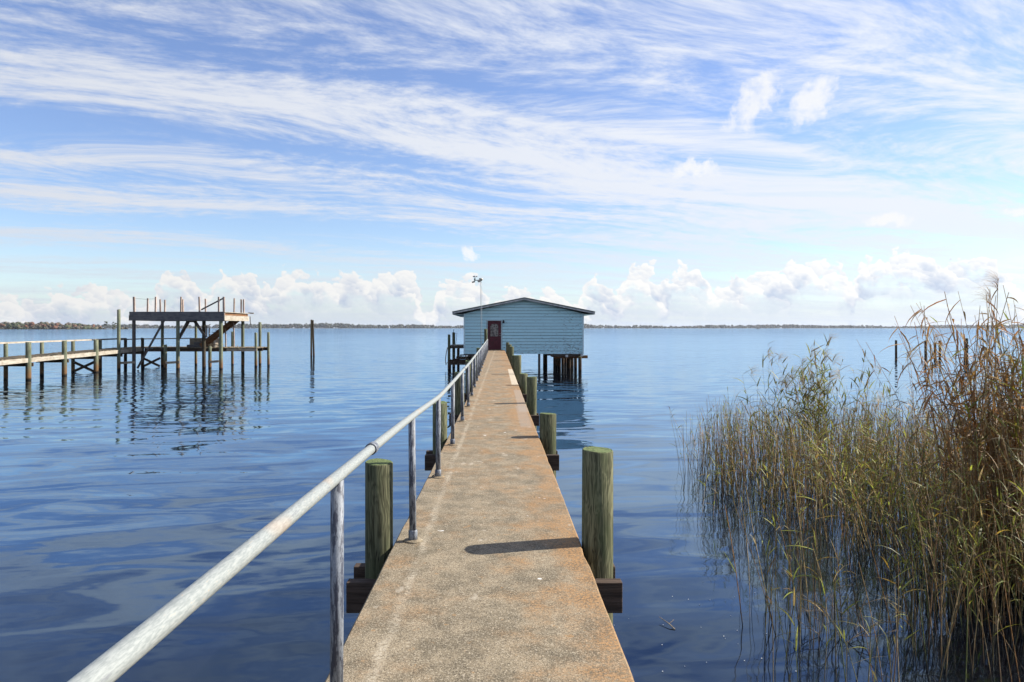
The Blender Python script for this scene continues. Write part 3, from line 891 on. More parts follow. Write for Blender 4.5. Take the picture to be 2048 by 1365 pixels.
# ================================================================== boathouse
HY = 47.7
S = HY / F
hx0, hx1 = -2.31, 5.975
apx, apz = 1.87, 5.02
ez_l, ez_r = 4.03, 4.03
house = thing('boathouse', 'pale blue clapboard boathouse on piles with a burgundy door ending the walkway', 'boathouse', (0, 0, 0))
HD = 11.0                      # depth of the building


def roof_z(x):
    """underside of the roof over the gable wall"""
    if x < apx:
        return apz - (apx - x) * (apz - ez_l) / (apx - hx0)
    return apz - (x - apx) * (apz - ez_r) / (hx1 - apx)


def roof_x(z):
    if z <= ez_l:
        return hx0, hx1
    t = (apz - z) / (apz - ez_l)
    return apx - t * (apx - hx0), apx + t * (hx1 - apx)


# backing wall behind the boards
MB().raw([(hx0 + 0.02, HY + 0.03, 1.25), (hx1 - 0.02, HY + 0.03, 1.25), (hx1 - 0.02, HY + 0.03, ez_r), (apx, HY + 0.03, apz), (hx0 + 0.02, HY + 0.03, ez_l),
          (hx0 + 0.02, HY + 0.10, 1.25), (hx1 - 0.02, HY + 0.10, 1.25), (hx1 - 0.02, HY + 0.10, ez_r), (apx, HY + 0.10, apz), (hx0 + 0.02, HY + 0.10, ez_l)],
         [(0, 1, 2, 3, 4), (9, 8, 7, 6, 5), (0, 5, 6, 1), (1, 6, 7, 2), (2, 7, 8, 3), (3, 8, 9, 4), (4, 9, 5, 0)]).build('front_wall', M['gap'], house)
dx0, dx1, dz0, dz1 = -0.70, 0.26, 1.50, 3.53          # door opening
rows = 18
ex = 0.2165
rg = random.Random(21)
for i in range(rows):
    z0 = 1.205 + i * ex
    z1 = z0 + ex - 0.014 - 0.012 * rg.random()
    if z0 > apz - 0.06:
        break
    b0, b1 = roof_x(z0)
    t0, t1 = roof_x(min(z1, apz - 0.01))
    if i == 0:
        b0, b1 = hx0, hx1
    segs = [(b0, b1)]
    if z0 < dz1 - 0.02 and z1 > dz0 + 0.05:
        segs = [(b0, dx0 - 0.075), (dx1 + 0.075, b1)]
    if i >= 3 and segs[0][1] - segs[0][0] > 1.5 and rg.random() < 0.6:
        pass
    out = []
    for (a, b) in segs:
        L = b - a
        cuts = [a]
        x = a + rg.uniform(1.2, 4.2)
        while x < b - 0.8:
            cuts.append(x)
            x += rg.uniform(2.4, 4.6)
        cuts.append(b)
        out += list(zip(cuts, cuts[1:]))
    for (a, b) in out:
        ta = t0 if abs(a - b0) < 1e-6 else a
        tb = t1 if abs(b - b1) < 1e-6 else b
        gap = 0.0025
        ga = 0 if a == b0 else gap
        gb = 0 if b == b1 else gap
        sag = rg.uniform(-0.006, 0.006)
        zt = min(z1, apz - 0.01)
        pr = 0.036 + rg.uniform(-0.003, 0.004)
        w0 = MB()
        w0.raw([(a + ga, HY - pr, z0 + sag), (b - gb, HY - pr, z0 - sag), (tb - gb, HY - 0.010, zt), (ta + ga, HY - 0.010, zt),
                (a + ga, HY + 0.02, z0 + sag), (b - gb, HY + 0.02, z0 - sag), (tb - gb, HY + 0.02, zt), (ta + ga, HY + 0.02, zt)],
               [(0, 1, 2, 3), (7, 6, 5, 4), (0, 4, 5, 1), (1, 5, 6, 2), (2, 6, 7, 3), (3, 7, 4, 0)])
        w0.build('siding_board', M['siding'], house)


def lap_wall(name, p0, p1, z0, z1, out, mat, parent):
    """a whole lapped wall seen only from elsewhere: saw-tooth courses in one sheet"""
    mb = MB()
    nrow = int((z1 - z0) / ex)
    p0, p1, out = Vector((*p0, 0)), Vector((*p1, 0)), Vector((*out, 0))
    for i in range(nrow + 1):
        a = z0 + i * ex
        b = min(a + ex, z1)
        if b - a < 0.02:
            break
        q = [p0 + out * 0.035 + Vector((0, 0, a)), p1 + out * 0.035 + Vector((0, 0, a)), p1 + out * 0.01 + Vector((0, 0, b)), p0 + out * 0.01 + Vector((0, 0, b)),
             p0 + Vector((0, 0, a)), p1 + Vector((0, 0, a)), p1 + Vector((0, 0, b)), p0 + Vector((0, 0, b))]
        mb.raw(q, [(0, 1, 2, 3), (7, 6, 5, 4), (0, 4, 5, 1), (1, 5, 6, 2), (2, 6, 7, 3), (3, 7, 4, 0)])
    return mb.build(name, mat, parent)


lap_wall('side_wall', (hx0 + 0.015, HY + 0.06), (hx0 + 0.015, HY + HD), 1.22, 4.02, (-1, 0), M['siding'], house)
lap_wall('side_wall', (hx1 - 0.015, HY + 0.06), (hx1 - 0.015, HY + HD), 1.22, 4.02, (1, 0), M['siding'], house)
lap_wall('rear_wall', (hx0, HY + HD), (hx1, HY + HD), 1.22, 4.4, (0, 1), M['siding'], house)
for x in (hx0, hx1):
    MB().box(x - 0.055, x + 0.055, HY - 0.058, HY + 0.055, 1.17, 4.02).build('corner_board', M['trim'], house, bevel=0.005)

# roof: two slopes with a front overhang, fascia below, drip edge
RT = 0.075
ovl = (-3.135, 4.166 - 0.075)
ovr = (6.756, 4.166 - 0.075)
yF, yB = HY - 0.42, HY + HD + 0.5
roof = bpy.data.objects.new('roof', None)
COL.objects.link(roof)
roof.parent = house
apex = (apx, 5.148 - 0.075)
for (ox, oz) in (ovl, ovr):
    nrm = Vector((-(apex[1] - oz), 0, (apex[0] - ox))).normalized()
    if nrm.z < 0:
        nrm = -nrm
    a0, b0 = Vector((apex[0], 0, apex[1])), Vector((ox, 0, oz))
    up = nrm * RT
    mb = MB()
    v8 = []
    for y in (yF, yB):
        for p in (a0, b0, b0 + up, a0 + up):
            v8.append((p.x, y, p.z))
    mb.raw(v8, [(0, 1, 2, 3), (7, 6, 5, 4), (0, 4, 5, 1), (1, 5, 6, 2), (2, 6, 7, 3), (3, 7, 4, 0)])
    mb.build('roof_slope', M['roof'], roof)
    # barge board on the front edge
    d = (b0 - a0)
    mb = MB()
    v8 = []
    for y in (yF + 0.015, yF + 0.05):
        for p in (a0 - nrm * 0.003, b0 - d.normalized() * 0.03 - nrm * 0.003, b0 - d.normalized() * 0.03 - nrm * 0.10, a0 - nrm * 0.10):
            v8.append((p.x, y, p.z))
    mb.raw(v8, [(0, 1, 2, 3), (7, 6, 5, 4), (0, 4, 5, 1), (1, 5, 6, 2), (2, 6, 7, 3), (3, 7, 4, 0)])
    mb.build('barge_board', M['fascia'], roof)
    # eave fascia and flat soffit along the side
    sgn = 1 if ox > 0 else -1
    wx_ = hx1 if ox > 0 else hx0
    x_in = wx_ + sgn * 0.056
    lo, hi = min(x_in, ox - sgn * 0.03), max(x_in, ox - sgn * 0.03)
    MB().box(lo, hi, yF + 0.06, yB - 0.05, oz - 0.135, oz - 0.115).build('soffit', M['soffit'], roof)
    MB().box(min(ox - sgn * 0.028, ox - sgn * 0.003), max(ox - sgn * 0.028, ox - sgn * 0.003), yF + 0.055, yB - 0.02, oz - 0.14, oz - 0.004).build('eave_fascia', M['fascia'], roof)

# door with an arched light, frame, handle, sill
door = bpy.data.objects.new('door', None)
COL.objects.link(door)
door.parent = house
DY = HY - 0.002
w_, h_ = dx1 - dx0, dz1 - dz0
cxm = (dx0 + dx1) / 2
gw, gz0, gz1 = 0.29, 2.42, 3.33
arch = [(cxm - gw, gz0), (cxm + gw, gz0)] + [(cxm + gw * math.cos(a), gz1 - 0.24 + 0.24 * math.sin(a)) for a in [math.pi * i / 12 for i in range(13)]]
leaf = MB()
outer = [(dx0 + 0.01, dz0 + 0.01), (dx1 - 0.01, dz0 + 0.01), (dx1 - 0.01, dz1 - 0.01), (dx0 + 0.01, dz1 - 0.01)]
# slab built in strips round the arched opening
gl, gr = cxm - gw, cxm + gw


def slab(x0, x1, z0, z1):
    leaf.box(x0, x1, DY - 0.010, DY + 0.028, z0, z1)


slab(dx0 + 0.01, gl, dz0 + 0.01, dz1 - 0.01)
slab(gr, dx1 - 0.01, dz0 + 0.01, dz1 - 0.01)
slab(gl, gr, dz0 + 0.01, gz0)
slab(gl, gr, gz1 + 0.001, dz1 - 0.01)
for i in range(12):
    a0, a1 = math.pi * i / 12, math.pi * (i + 1) / 12
    x0, x1 = cxm + gw * math.cos(a0), cxm + gw * math.cos(a1)
    z0, z1 = gz1 - 0.24 + 0.24 * math.sin(a0), gz1 - 0.24 + 0.24 * math.sin(a1)
    leaf.raw([(x0, DY - 0.010, z0), (x0, DY - 0.010, gz1), (x1, DY - 0.010, gz1), (x1, DY - 0.010, z1), (x0, DY + 0.028, z0), (x0, DY + 0.028, gz1), (x1, DY + 0.028, gz1), (x1, DY + 0.028, z1)],
             [(0, 1, 2, 3), (7, 6, 5, 4), (0, 4, 5, 1), (1, 5, 6, 2), (2, 6, 7, 3), (3, 7, 4, 0)])
leaf.build('door_leaf', M['door'], door)
gm = MB()
gm.raw([(x, DY + 0.012, z) for x, z in arch] + [(x, DY + 0.022, z) for x, z in arch],
       [tuple(range(len(arch))), tuple(reversed(range(len(arch), 2 * len(arch))))] + [(i, (i + 1) % len(arch), len(arch) + (i + 1) % len(arch), len(arch) + i) for i in range(len(arch))])
gm.build('glass_pane', M['glass'], door)
edge_path = [(x, DY - 0.012, z) for x, z in arch] + [(arch[0][0], DY - 0.012, arch[0][1])]
MB().tube(edge_path, 0.016, 6).build('glazing_bead', M['door'], door)
for (zz0, zz1) in ((1.66, 2.30),):
    for (xa, xb) in ((dx0 + 0.14, cxm - 0.03), (cxm + 0.03, dx1 - 0.14)):
        MB().box(xa, xb, DY - 0.022, DY - 0.0105, zz0, zz1).build('raised_panel', M['door'], door, bevel=0.010)
MB().tube([(dx1 - 0.075, DY - 0.012, 2.48), (dx1 - 0.075, DY - 0.05, 2.48), (dx1 - 0.075, DY - 0.052, 2.48), (dx1 - 0.075, DY - 0.085, 2.48)], [0.028, 0.012, 0.028, 0.024], 12).build('handle', M['metal'], door)
MB().tube([(dx1 - 0.075, DY - 0.012, 2.62), (dx1 - 0.075, DY - 0.03, 2.62)], 0.022, 12).build('lock', M['metal'], door)
for (a, b, c, d) in ((dx0 - 0.07, dx0 + 0.008, dz0, dz1 + 0.07), (dx1 - 0.008, dx1 + 0.07, dz0, dz1 + 0.07), (dx0 + 0.0085, dx1 - 0.0085, dz1 - 0.008, dz1 + 0.07)):
    MB().box(a, b, HY - 0.055, HY + 0.025, c, d).build('door_frame', M['frame'], door, bevel=0.004)
MB().box(dx0 - 0.05, dx1 + 0.05, HY - 0.075, HY + 0.02, dz0 - 0.045, dz0 - 0.002).build('sill', M['concrete'], door)

# wall lamp to the right of the door
lamp = bpy.data.objects.new('wall_lamp', None)
COL.objects.link(lamp)
lamp.parent = house
MB().box(0.385, 0.455, HY - 0.058, HY - 0.036, 3.40, 3.56).build('back_plate', M['black'], lamp, bevel=0.006)
MB().tube([(0.42, HY - 0.05, 3.53), (0.42, HY - 0.13, 3.575), (0.43, HY - 0.18, 3.53)], 0.012, 8).build('arm', M['black'], lamp)
MB().tube([(0.43, HY - 0.18, 3.55), (0.43, HY - 0.18, 3.52), (0.41, HY - 0.20, 3.36)], [0.03, 0.055, 0.085], 12).build('lamp_shade', M['black'], lamp)

# substructure
und = [(5.80, [HY + 0.25 + 2.6 * i for i in range(5)]), (4.75, [HY + 4.6, HY + 6.4, HY + 9.0]), (3.95, [HY + 7.6, HY + 9.6]), (2.95, [HY - 0.02 + 0.2, ]), (-2.1, [HY + 0.25 + 1.9 * i for i in range(6)]),
       (0.9, [HY + 5, HY + 9.5]), (5.25, [HY + 2.2, HY + 7.5])]
kk = 0
for x, yl in und:
    for y in yl:
        kk += 1
        pile('piling', house, x + random.uniform(-0.03, 0.03), y, 1.0 if x != 2.95 else 1.19, 0.12 if x != 2.95 else 0.085, M['pile_dark'] if x != 2.95 else M['dark'], 200 + kk, n=14)
for (x0, x1, y0, y1, z0, z1) in ((hx0 + 0.05, hx1 - 0.06, HY + 0.02, HY + 0.10, 1.03, 1.20), (4.0, 6.36, HY + 0.38, HY + 0.46, 0.88, 1.09), (4.0, 6.0, HY + 3.0, HY + 3.08, 0.86, 1.08),
                                 (5.6, 5.7, HY + 0.5, HY + HD, 0.96, 1.16), (4.6, 4.7, HY + 0.5, HY + HD, 0.96, 1.16), (3.9, 6.0, HY + 6.0, HY + 6.08, 0.84, 1.06), (3.9, 6.0, HY + 9.0, HY + 9.08, 0.84, 1.06),
                                 (-2.28, -2.18, HY + 0.5, HY + HD, 0.96, 1.16), (-2.9, -0.9, HY + 0.38, HY + 0.46, 0.80, 1.02)):
    # only the short front beam right of the slip is deep; the slip itself stays open to the water
    if (x1 - x0) > 7:
        MB().box(x0, 0.75, y0, y1, z0, z1).build('floor_beam', M['beam'], house)
        MB().box(3.7, x1, y0, y1, z0, z1).build('floor_beam', M['beam'], house)
        continue
    MB().box(x0, x1, y0, y1, z0, z1).build('floor_beam', M['beam'] if x1 < 6.1 else M['brown'], house)
MB().box(3.9, hx1 - 0.06, HY + 0.11, HY + HD, 1.162, 1.215).build('floor', M['dark_x'], house)
MB().box(hx0 + 0.05, 0.7, HY + 0.11, HY + HD, 1.162, 1.215).build('floor', M['dark_x'], house)
MB().box(4.75, 4.93, HY - 0.02, HY + 0.015, 0.98, 1.15).build('junction_box', M['metal'], house, bevel=0.01)
MB().box(5.80, 5.98, HY - 0.02, HY + 0.015, 1.03, 1.18).build('junction_box', M['metal'], house, bevel=0.01)
MB().tube([(-2.2, HY - 0.02, 1.06), (-2.06, HY - 0.02, 1.06)], 0.07, 12).build('drain_cap', M['white'], house)

# ---- side landing to the left of the boathouse, with steps down
land = thing('side_landing', 'small dark timber landing with steps on the left flank of the boathouse', 'landing', (0, 0, 0))
LY = 50.2
MB().box(-3.50, hx0 - 0.07, LY, LY + 2.6, 1.70, 1.75).build('deck', M['pale_x'], land)
MB().box(-3.50, hx0 - 0.07, LY - 0.05, LY - 0.002, 1.52, 1.735).build('rim_joist', M['beam'], land)
MB().box(-3.52, -3.44, LY + 0.002, LY + 2.6, 1.50, 1.695).build('rim_joist', M['beam'], land)
pile('piling', land, -3.56, LY - 0.02, 2.52, 0.10, M['pile'], 301)
pile('piling', land, -3.36, LY + 2.2, 2.66, 0.11, M['pile'], 302)
pile('piling', land, -2.9, LY + 0.3, 1.5, 0.10, M['pile_dark'], 303)
pile('piling', land, -3.45, LY - 0.9, 0.75, 0.10, M['pile_dark'], 304)
MB().tube([(-3.36, LY + 2.2, 2.66), (-3.36, LY + 2.2, 2.86), (-3.36, LY + 2.2, 2.9)], [0.02, 0.02, 0.05], 8).build('light_finial', M['black'], land)
MB().tube([(-3.30, LY + 2.1, 2.60), (-3.1, LY + 2.0, 2.62), (-3.12, LY + 1.9, 2.2), (-3.18, LY + 1.6, 1.78)], 0.014, 6).build('hose', M['black'], land)
MB().tube([(-3.66, LY - 0.1, 1.6), (-3.76, LY - 0.12, 1.2), (-3.82, LY - 0.12, 0.7), (-3.78, LY - 0.12, 0.3), (-3.68, LY - 0.12, 0.5)], 0.03, 8).build('mooring_rope', M['rope'], land)
for i in range(4):
    MB().box(-3.25 + 0.27 * i, -2.93 + 0.27 * i, LY - 0.95, LY - 0.15, 0.72 + 0.15 * i, 0.78 + 0.15 * i).build('step', M['beam'], land)
    MB().box(-3.22 + 0.27 * i, -3.18 + 0.27 * i, LY - 0.95, LY - 0.15, 0.575 + 0.15 * i, 0.718 + 0.15 * i).build('riser', M['beam'], land)
MB().box(-3.5, -1.0, LY - 1.02, LY - 0.96, 0.36, 0.70).build('bearer', M['beam'], land)
MB().box(-3.5, -1.0, LY - 0.14, LY - 0.10, 0.36, 0.70).build('bearer', M['beam'], land)

# ================================================================== weather station on its mast
ws = thing('weather_station', 'thin grey mast with a small wind and rain sensor beside the boathouse door', 'weather station', at(962, 45.6, 0.0))
zt = at(962, 45.6, py=560)[2]
MB().tube([(0, 0, -1.2), (0, 0, zt)], 0.020, 10).build('mast', M['mast'], ws)
MB().tube([(0, 0, zt - 0.08), (0, 0, zt + 0.02), (0, 0, zt + 0.10), (0, 0, zt + 0.11)], [0.05, 0.13, 0.135, 0.10], 14).build('rain_collector', M['plastic'], ws)
MB().tube([(-0.13, 0, zt - 0.16), (-0.13, 0, zt - 0.03), (-0.13, 0, zt + 0.0)], [0.09, 0.10, 0.09], 12).build('radiation_shield', M['plastic'], ws)
MB().bar((0, 0, zt - 0.04), (-0.44, 0, zt - 0.03), 0.035, 0.045).build('sensor_arm', M['dark_plastic'], ws)
MB().tube([(-0.42, 0, zt - 0.06), (-0.41, 0, zt + 0.06), (-0.40, 0, zt + 0.20)], [0.06, 0.045, 0.012], 10).build('vane_hub', M['dark_plastic'], ws)
an = bpy.data.objects.new('anemometer', None)
COL.objects.link(an)
an.parent = ws
for k in range(3):
    a = k * 2.094 + 0.3
    c = Vector((-0.40 + 0.125 * math.cos(a), 0.125 * math.sin(a), zt + 0.22))
    MB().tube([(-0.40, 0, zt + 0.22), c], 0.006, 6).build('spoke', M['dark_plastic'], an)
    tdir = Vector((-math.sin(a), math.cos(a), 0)) * 0.04
    MB().tube([c - tdir, c - tdir * 0.3, c + tdir], [0.012, 0.036, 0.04], 10).build('cup', M['dark_plastic'], an)
MB().bar((-0.60, 0, zt - 0.17), (-0.40, 0, zt - 0.12), 0.012, 0.09).build('wind_vane', M['dark_plastic'], ws)
MB().tube([(0.02, -0.01, zt - 0.1), (0.075, -0.01, zt - 0.6), (0.08, -0.01, 2.6), (0.03, -0.01, 1.6)], 0.005, 5).build('cable', M['metal'], ws)

# ================================================================== neighbour's timber pier on the left
np_ = thing('timber_pier', 'old grey timber pier with green piles and a handrail, crossing the left edge', 'pier', (0, 0, 0))
XA, XB = -27.35, -29.1
PA = [33.2, 36.5, 39.8, 43.1, 46.5, 49.3, 52.6]
PB = [33.9, 37.2, 40.4, 43.6, 46.8, 50.0, 53.4]


def pz(y):
    return 1.22 + (y - 36) * 0.018


for i, y in enumerate(PA):
    top = 3.03 + 36.5 * 49.3 / F if i == 5 else 2.19 + 0.004 * (y - 40)
    pile('piling', np_, XA, y, top, 0.145 if i < 5 else 0.115, M['pile_old' if i < 6 else 'pile_dark'], 400 + i, n=16)
for i, y in enumerate(PB):
    pile('piling', np_, XB, y, 2.10 + 0.004 * (y - 40), 0.115, M['pile_old'] if i != 6 else M['pile_dark'], 420 + i, n=16)
# stringers per bay with worn plank edges above
for a, b in zip(PA, PA[1:]):
    z0, z1 = pz(a), pz(b)
    MB().bar((XA + 0.04, a + 0.13, z0 - 0.15), (XA + 0.04, b - 0.13, z1 - 0.15), 0.07, 0.25).build('stringer', M['pale_y'], np_)
    MB().bar((XB + 0.15, a, z0 - 0.17), (XB + 0.15, b - 0.02, z1 - 0.17), 0.06, 0.24).build('stringer', M['dark'], np_)
for y in PA:
    MB().box(XB - 0.15, XA + 0.15, y + 0.15, y + 0.24, pz(y) - 0.52, pz(y) - 0.30).build('cap_beam', M['beam'], np_)
planks = MB()
rg = random.Random(8)
y = 33.0
while y < 52.0:
    wd = rg.uniform(0.12, 0.16)
    if rg.random() > 0.05:
        dz_ = rg.uniform(-0.008, 0.02)
        a, b = XB - 0.1 - rg.uniform(0, 0.12), XA - 0.02 + rg.uniform(-0.05, 0.05)
        planks.box(a, b, y, y + wd - 0.012, pz(y) - 0.045 + dz_, pz(y) + dz_)
    y += wd
tag(planks.build('deck_planks', M['plank'], np_), 'warped grey deck planks', kind='stuff')
for a, b in zip(PB, PB[1:]):
    m_ = M['pale_y'] if not (48 < a < 51) else M['dark']
    MB().bar((XB + 0.02, a, 2.135 + 0.004 * (a - 40)), (XB + 0.02, b - 0.01, 2.135 + 0.004 * (b - 40)), 0.16, 0.10).build('rail', m_, np_)
# rail beside the raised deck
MB().bar((XA - 0.02, 49.42, 2.17), (XA - 0.02, 52.5, 2.18), 0.10, 0.08).build('rail', M['dark'], np_)
MB().bar((XA + 0.02, 52.72, 2.17), (XA + 3.1, 54.0, 2.20), 0.10, 0.08).build('rail', M['pale_x'], np_)
# cross braces within two of the bents
for (xa, ya, xb, yb) in ((XB + 0.12, 46.80, XA - 0.14, 46.62), (-27.30, 52.70, -26.05, 52.80)):
    MB().bar((xa, ya - 0.13, 0.70), (xb, yb - 0.13, 0.06), 0.05, 0.17).build('cross_brace', M['beam'], np_)
    MB().bar((xa, ya - 0.07, 0.06), (xb, yb - 0.07, 0.70), 0.05, 0.17).build('cross_brace', M['beam'], np_)
# pier head running right beneath the raised deck
HY0, HY1, HX1 = 52.6, 55.4, -18.55
hz = 1.50
MB().box(-27.2, -20.9, HY0, HY0 + 0.06, hz - 0.30, hz - 0.05).build('head_stringer', M['beam'], np_)
MB().box(-20.88, HX1, HY0, HY0 + 0.06, hz - 0.28, hz - 0.05).build('head_stringer', M['pale_x'], np_)
MB().box(-27.2, HX1, HY1 - 0.06, HY1, hz - 0.30, hz - 0.05).build('head_stringer', M['beam'], np_)
MB().box(-27.2, HX1, HY0 + 1.3, HY0 + 1.4, hz - 0.30, hz - 0.05).build('head_stringer', M['beam'], np_)
hp = MB()
x = -29.2
while x < HX1:
    wd = rg.uniform(0.12, 0.16)
    if rg.random() > 0.05:
        dz_ = rg.uniform(-0.006, 0.02)
        hp.box(x, x + wd - 0.012, HY0 - rg.uniform(0.0, 0.10), HY1 + rg.uniform(0, 0.1), hz - 0.045 + dz_, hz + dz_)
    x += wd
tag(hp.build('head_planks', M['plank'], np_), 'warped grey planks of the pier head', kind='stuff')
for i, (px, py, top_py, r_, key) in enumerate(((392, 730, 640, 0.10, 'pile_old'), (465, 730, 664, 0.10, 'pile_old'), (512, 734, 666, 0.11, 'pile_old'), (520, 729, 645, 0.115, 'pile_old'), (537, 732, 665, 0.10, 'pile_old'),
                                              (331, 738, 690, 0.115, 'pile_old'), (420, 736, 693, 0.12, 'pile_old'))):
    d = CAM_Z * F / (py - 656)
    x, yy, _ = at(px, d, 0)
    pile('piling', np_, x, yy, at(px, d, py=top_py)[2], r_, M[key], 440 + i, n=16)
# low fender boards between piles near the water
for (pxa, pxb, d) in ((243, 272, 50.2), (334, 362, 50.4), (418, 440, 51.6)):
    a, b = at(pxa, d, 0.45), at(pxb, d - 0.2, 0.52)
    MB().bar((a[0], a[1] - 0.16, a[2]), (b[0], b[1] - 0.16, b[2]), 0.05, 0.17).build('fender_board', M['pale_x'], np_)
MB().tube([at(474, 52.5, py=690), at(478, 52.5, py=698), at(484, 52.5, py=703), at(489, 52.5, py=703)], 0.02, 6).build('hanging_rope', M['rope'], np_)

# ================================================================== raised sun deck over the pier head
sd_ = thing('raised_deck', 'open raised timber sun deck on tall piles above the left pier head', 'deck', (0, 0, 0))
PX0, PX1, PY0, PY1 = -26.95, -20.02, 50.0, 54.9
PZ0, PZ1 = 3.56, 4.20
MB().box(PX0, PX1, PY0 - 0.04, PY0, PZ0, PZ0 + 0.345).build('fascia_board', M['dark_x'], sd_)
MB().box(PX0, PX1, PY0 - 0.043, PY0, PZ0 + 0.350, PZ1 + 0.01).build('fascia_board', M['dark_x'], sd_)
MB().box(PX1 + 0.002, PX1 + 0.045, PY0 - 0.02, PY1, PZ0, PZ0 + 0.38).build('end_board', M['pale_y'], sd_)
MB().box(PX1 - 0.10, PX1 - 0.055, PY0 + 0.002, PY1, PZ0 + 0.39, PZ1 - 0.06).build('end_board', M['brown'], sd_)
MB().box(PX0 - 0.045, PX0 - 0.002, PY0 - 0.02, PY1, PZ0, PZ0 + 0.38).build('end_board', M['dark'], sd_)
MB().box(PX0, PX1, PY1 + 0.002, PY1 + 0.045, PZ0, PZ0 + 0.38).build('rear_board', M['dark_x'], sd_)
for i in range(9):
    yy = PY0 + 0.55 + i * 0.48
    MB().box(PX0 + 0.01, PX1 - 0.11, yy, yy + 0.05, PZ1 - 0.26, PZ1 - 0.05).build('joist', M['dark_x'], sd_)
pl = MB()
x = PX0 - 0.03
while x < PX1 + 0.05:
    wd = rg.uniform(0.13, 0.15)
    if rg.random() > 0.04:
        dz_ = rg.uniform(-0.006, 0.012)
        pl.box(x, x + wd - 0.01, PY0 + 0.004, PY1 + rg.uniform(-0.03, 0.14), PZ1 - 0.045 + dz_, PZ1 + dz_ - 0.005)
    x += wd
tag(pl.build('deck_planks', M['pale_y'], sd_), 'bleached deck planks seen edge on', kind='stuff')
MB().bar((PX1 - 0.1, PY1 + 0.20, PZ1 + 0.02), (PX1 + 0.35, PY1 + 0.20, PZ1 + 0.0), 0.05, 0.10).build('loose_plank', M['pale_x'], sd_)
MB().bar((PX1 + 0.10, PY1 + 0.06, PZ1 - 0.25), (PX1 + 0.14, PY1 + 0.06, PZ1 - 0.95), 0.04, 0.07).build('hanging_board', M['dark'], sd_)
for (px, d, key, r_) in ((268, 50.15, 'dark', 0.12), (356, 50.15, 'pile_old', 0.125), (442, 50.15, 'pile_old', 0.13), (325, 54.2, 'pile_old', 0.115), (408, 51.2, 'pile_dark', 0.13), (485.7, 54.75, 'pile_old', 0.125)):
    x, yy, _ = at(px, d, 0)
    x = min(x, PX1 - 0.22)
    pile('post', sd_, x, yy, PZ1 - 0.30 if d > 50.5 else PZ0 + 0.30, r_, M[key], 500 + int(px), n=16)
for (px, side_, pt) in ((269, 0, 594), (295, 1, 597), (311, 0, 594), (321, 1, 599), (329.5, 1, 600), (362, 0, 594), (366.5, 1, 599), (399.5, 0, 594), (411.5, 1, 598), (437.5, 0, 594), (448, 0, 594), (468, 1, 597), (482.5, 1, 599), (488, 1, 599)):
    d = PY0 + 0.10 if side_ == 0 else PY1 - 0.15
    x, yy, z = at(px, d, py=pt)
    wd = 0.10 if px not in (269, 448) else 0.14
    lean = random.Random(int(px)).uniform(-0.03, 0.03)
    MB().bar((x, yy, PZ1 - 0.30), (x + lean, yy + lean * 0.5, z), wd, 0.10, up=(0, 1, 0)).build('rail_post', M['pale_z'], sd_)
x1_, y1_, z1_ = at(403, PY0 + 0.2, py=620)
x2_, y2_, z2_ = at(447, PY0 + 0.2, py=597)
MB().bar((x1_, y1_ - 0.03, z1_), (x2_, y2_ - 0.03, z2_), 0.04, 0.10).build('fallen_rail', M['dark'], sd_)
a, b = at(269, PY0 + 0.1, py=597), at(311, PY0 + 0.1, py=598)
MB().tube([a, ((a[0] + b[0]) / 2, a[1], (a[2] + b[2]) / 2 - 0.05), b], 0.008, 5).build('wire', M['black'], sd_)


def strut(pxa, pya, pxb, pyb, d, wd=0.06, ht=0.15, key='dark', off=0.0):
    a, b = at(pxa, d, py=pya), at(pxb, d, py=pyb)
    MB().bar((a[0], d + off, a[2]), (b[0], d + off, b[2]), wd, ht).build('brace', M[key], sd_)


strut(328.5, 641, 275, 737, 49.98, 0.06, 0.14)
strut(356, 680, 376, 641, 50.45, 0.06, 0.15)
strut(357, 681, 380, 641, 50.62, 0.06, 0.13, 'brown')
strut(387, 641, 411, 674, 50.45, 0.06, 0.15)
strut(390, 641, 410, 672, 50.62, 0.06, 0.13, 'brown')
MB().tube([at(381, 50.3, py=642), at(381, 50.3, py=645)], [0.30, 0.18], 10).build('hoist_drum', M['dark'], sd_)
for px in (452, 468.5):
    x, yy, _ = at(px, 53.6, 0)
    MB().bar((x, yy, hz), (x - 0.05, yy, PZ0 + 0.3), 0.08, 0.08, up=(0, 1, 0)).build('prop_post', M['pale_z'], sd_)
# flight of steps up to the deck
st = bpy.data.objects.new('staircase', None)
COL.objects.link(st)
st.parent = sd_
a = at(408, 53.4, py=690)
b = at(474, 53.4, py=640)
for yy in (52.75, 53.6):
    MB().bar((a[0], yy, a[2] - 0.05), (b[0] + 0.1, yy, b[2] + 0.05), 0.05, 0.30).build('stringer', M['brown'], st)
nst = 11
for i in range(nst):
    t = (i + 0.5) / nst
    x = a[0] + (b[0] - a[0]) * t
    z = a[2] + (b[2] - a[2]) * t + 0.17
    MB().box(x - 0.15, x + 0.15, 52.72, 53.64, z - 0.02, z + 0.02).build('tread', M['brown'], st)
for (px, pt) in ((412.5, 652), (417.5, 656)):
    x, yy, z = at(px, 53.6, py=pt)
    MB().bar((x, yy + 0.1, z - 0.9), (x, yy + 0.1, z), 0.07, 0.07, up=(0, 1, 0)).build('newel_post', M['pale_z'], st)

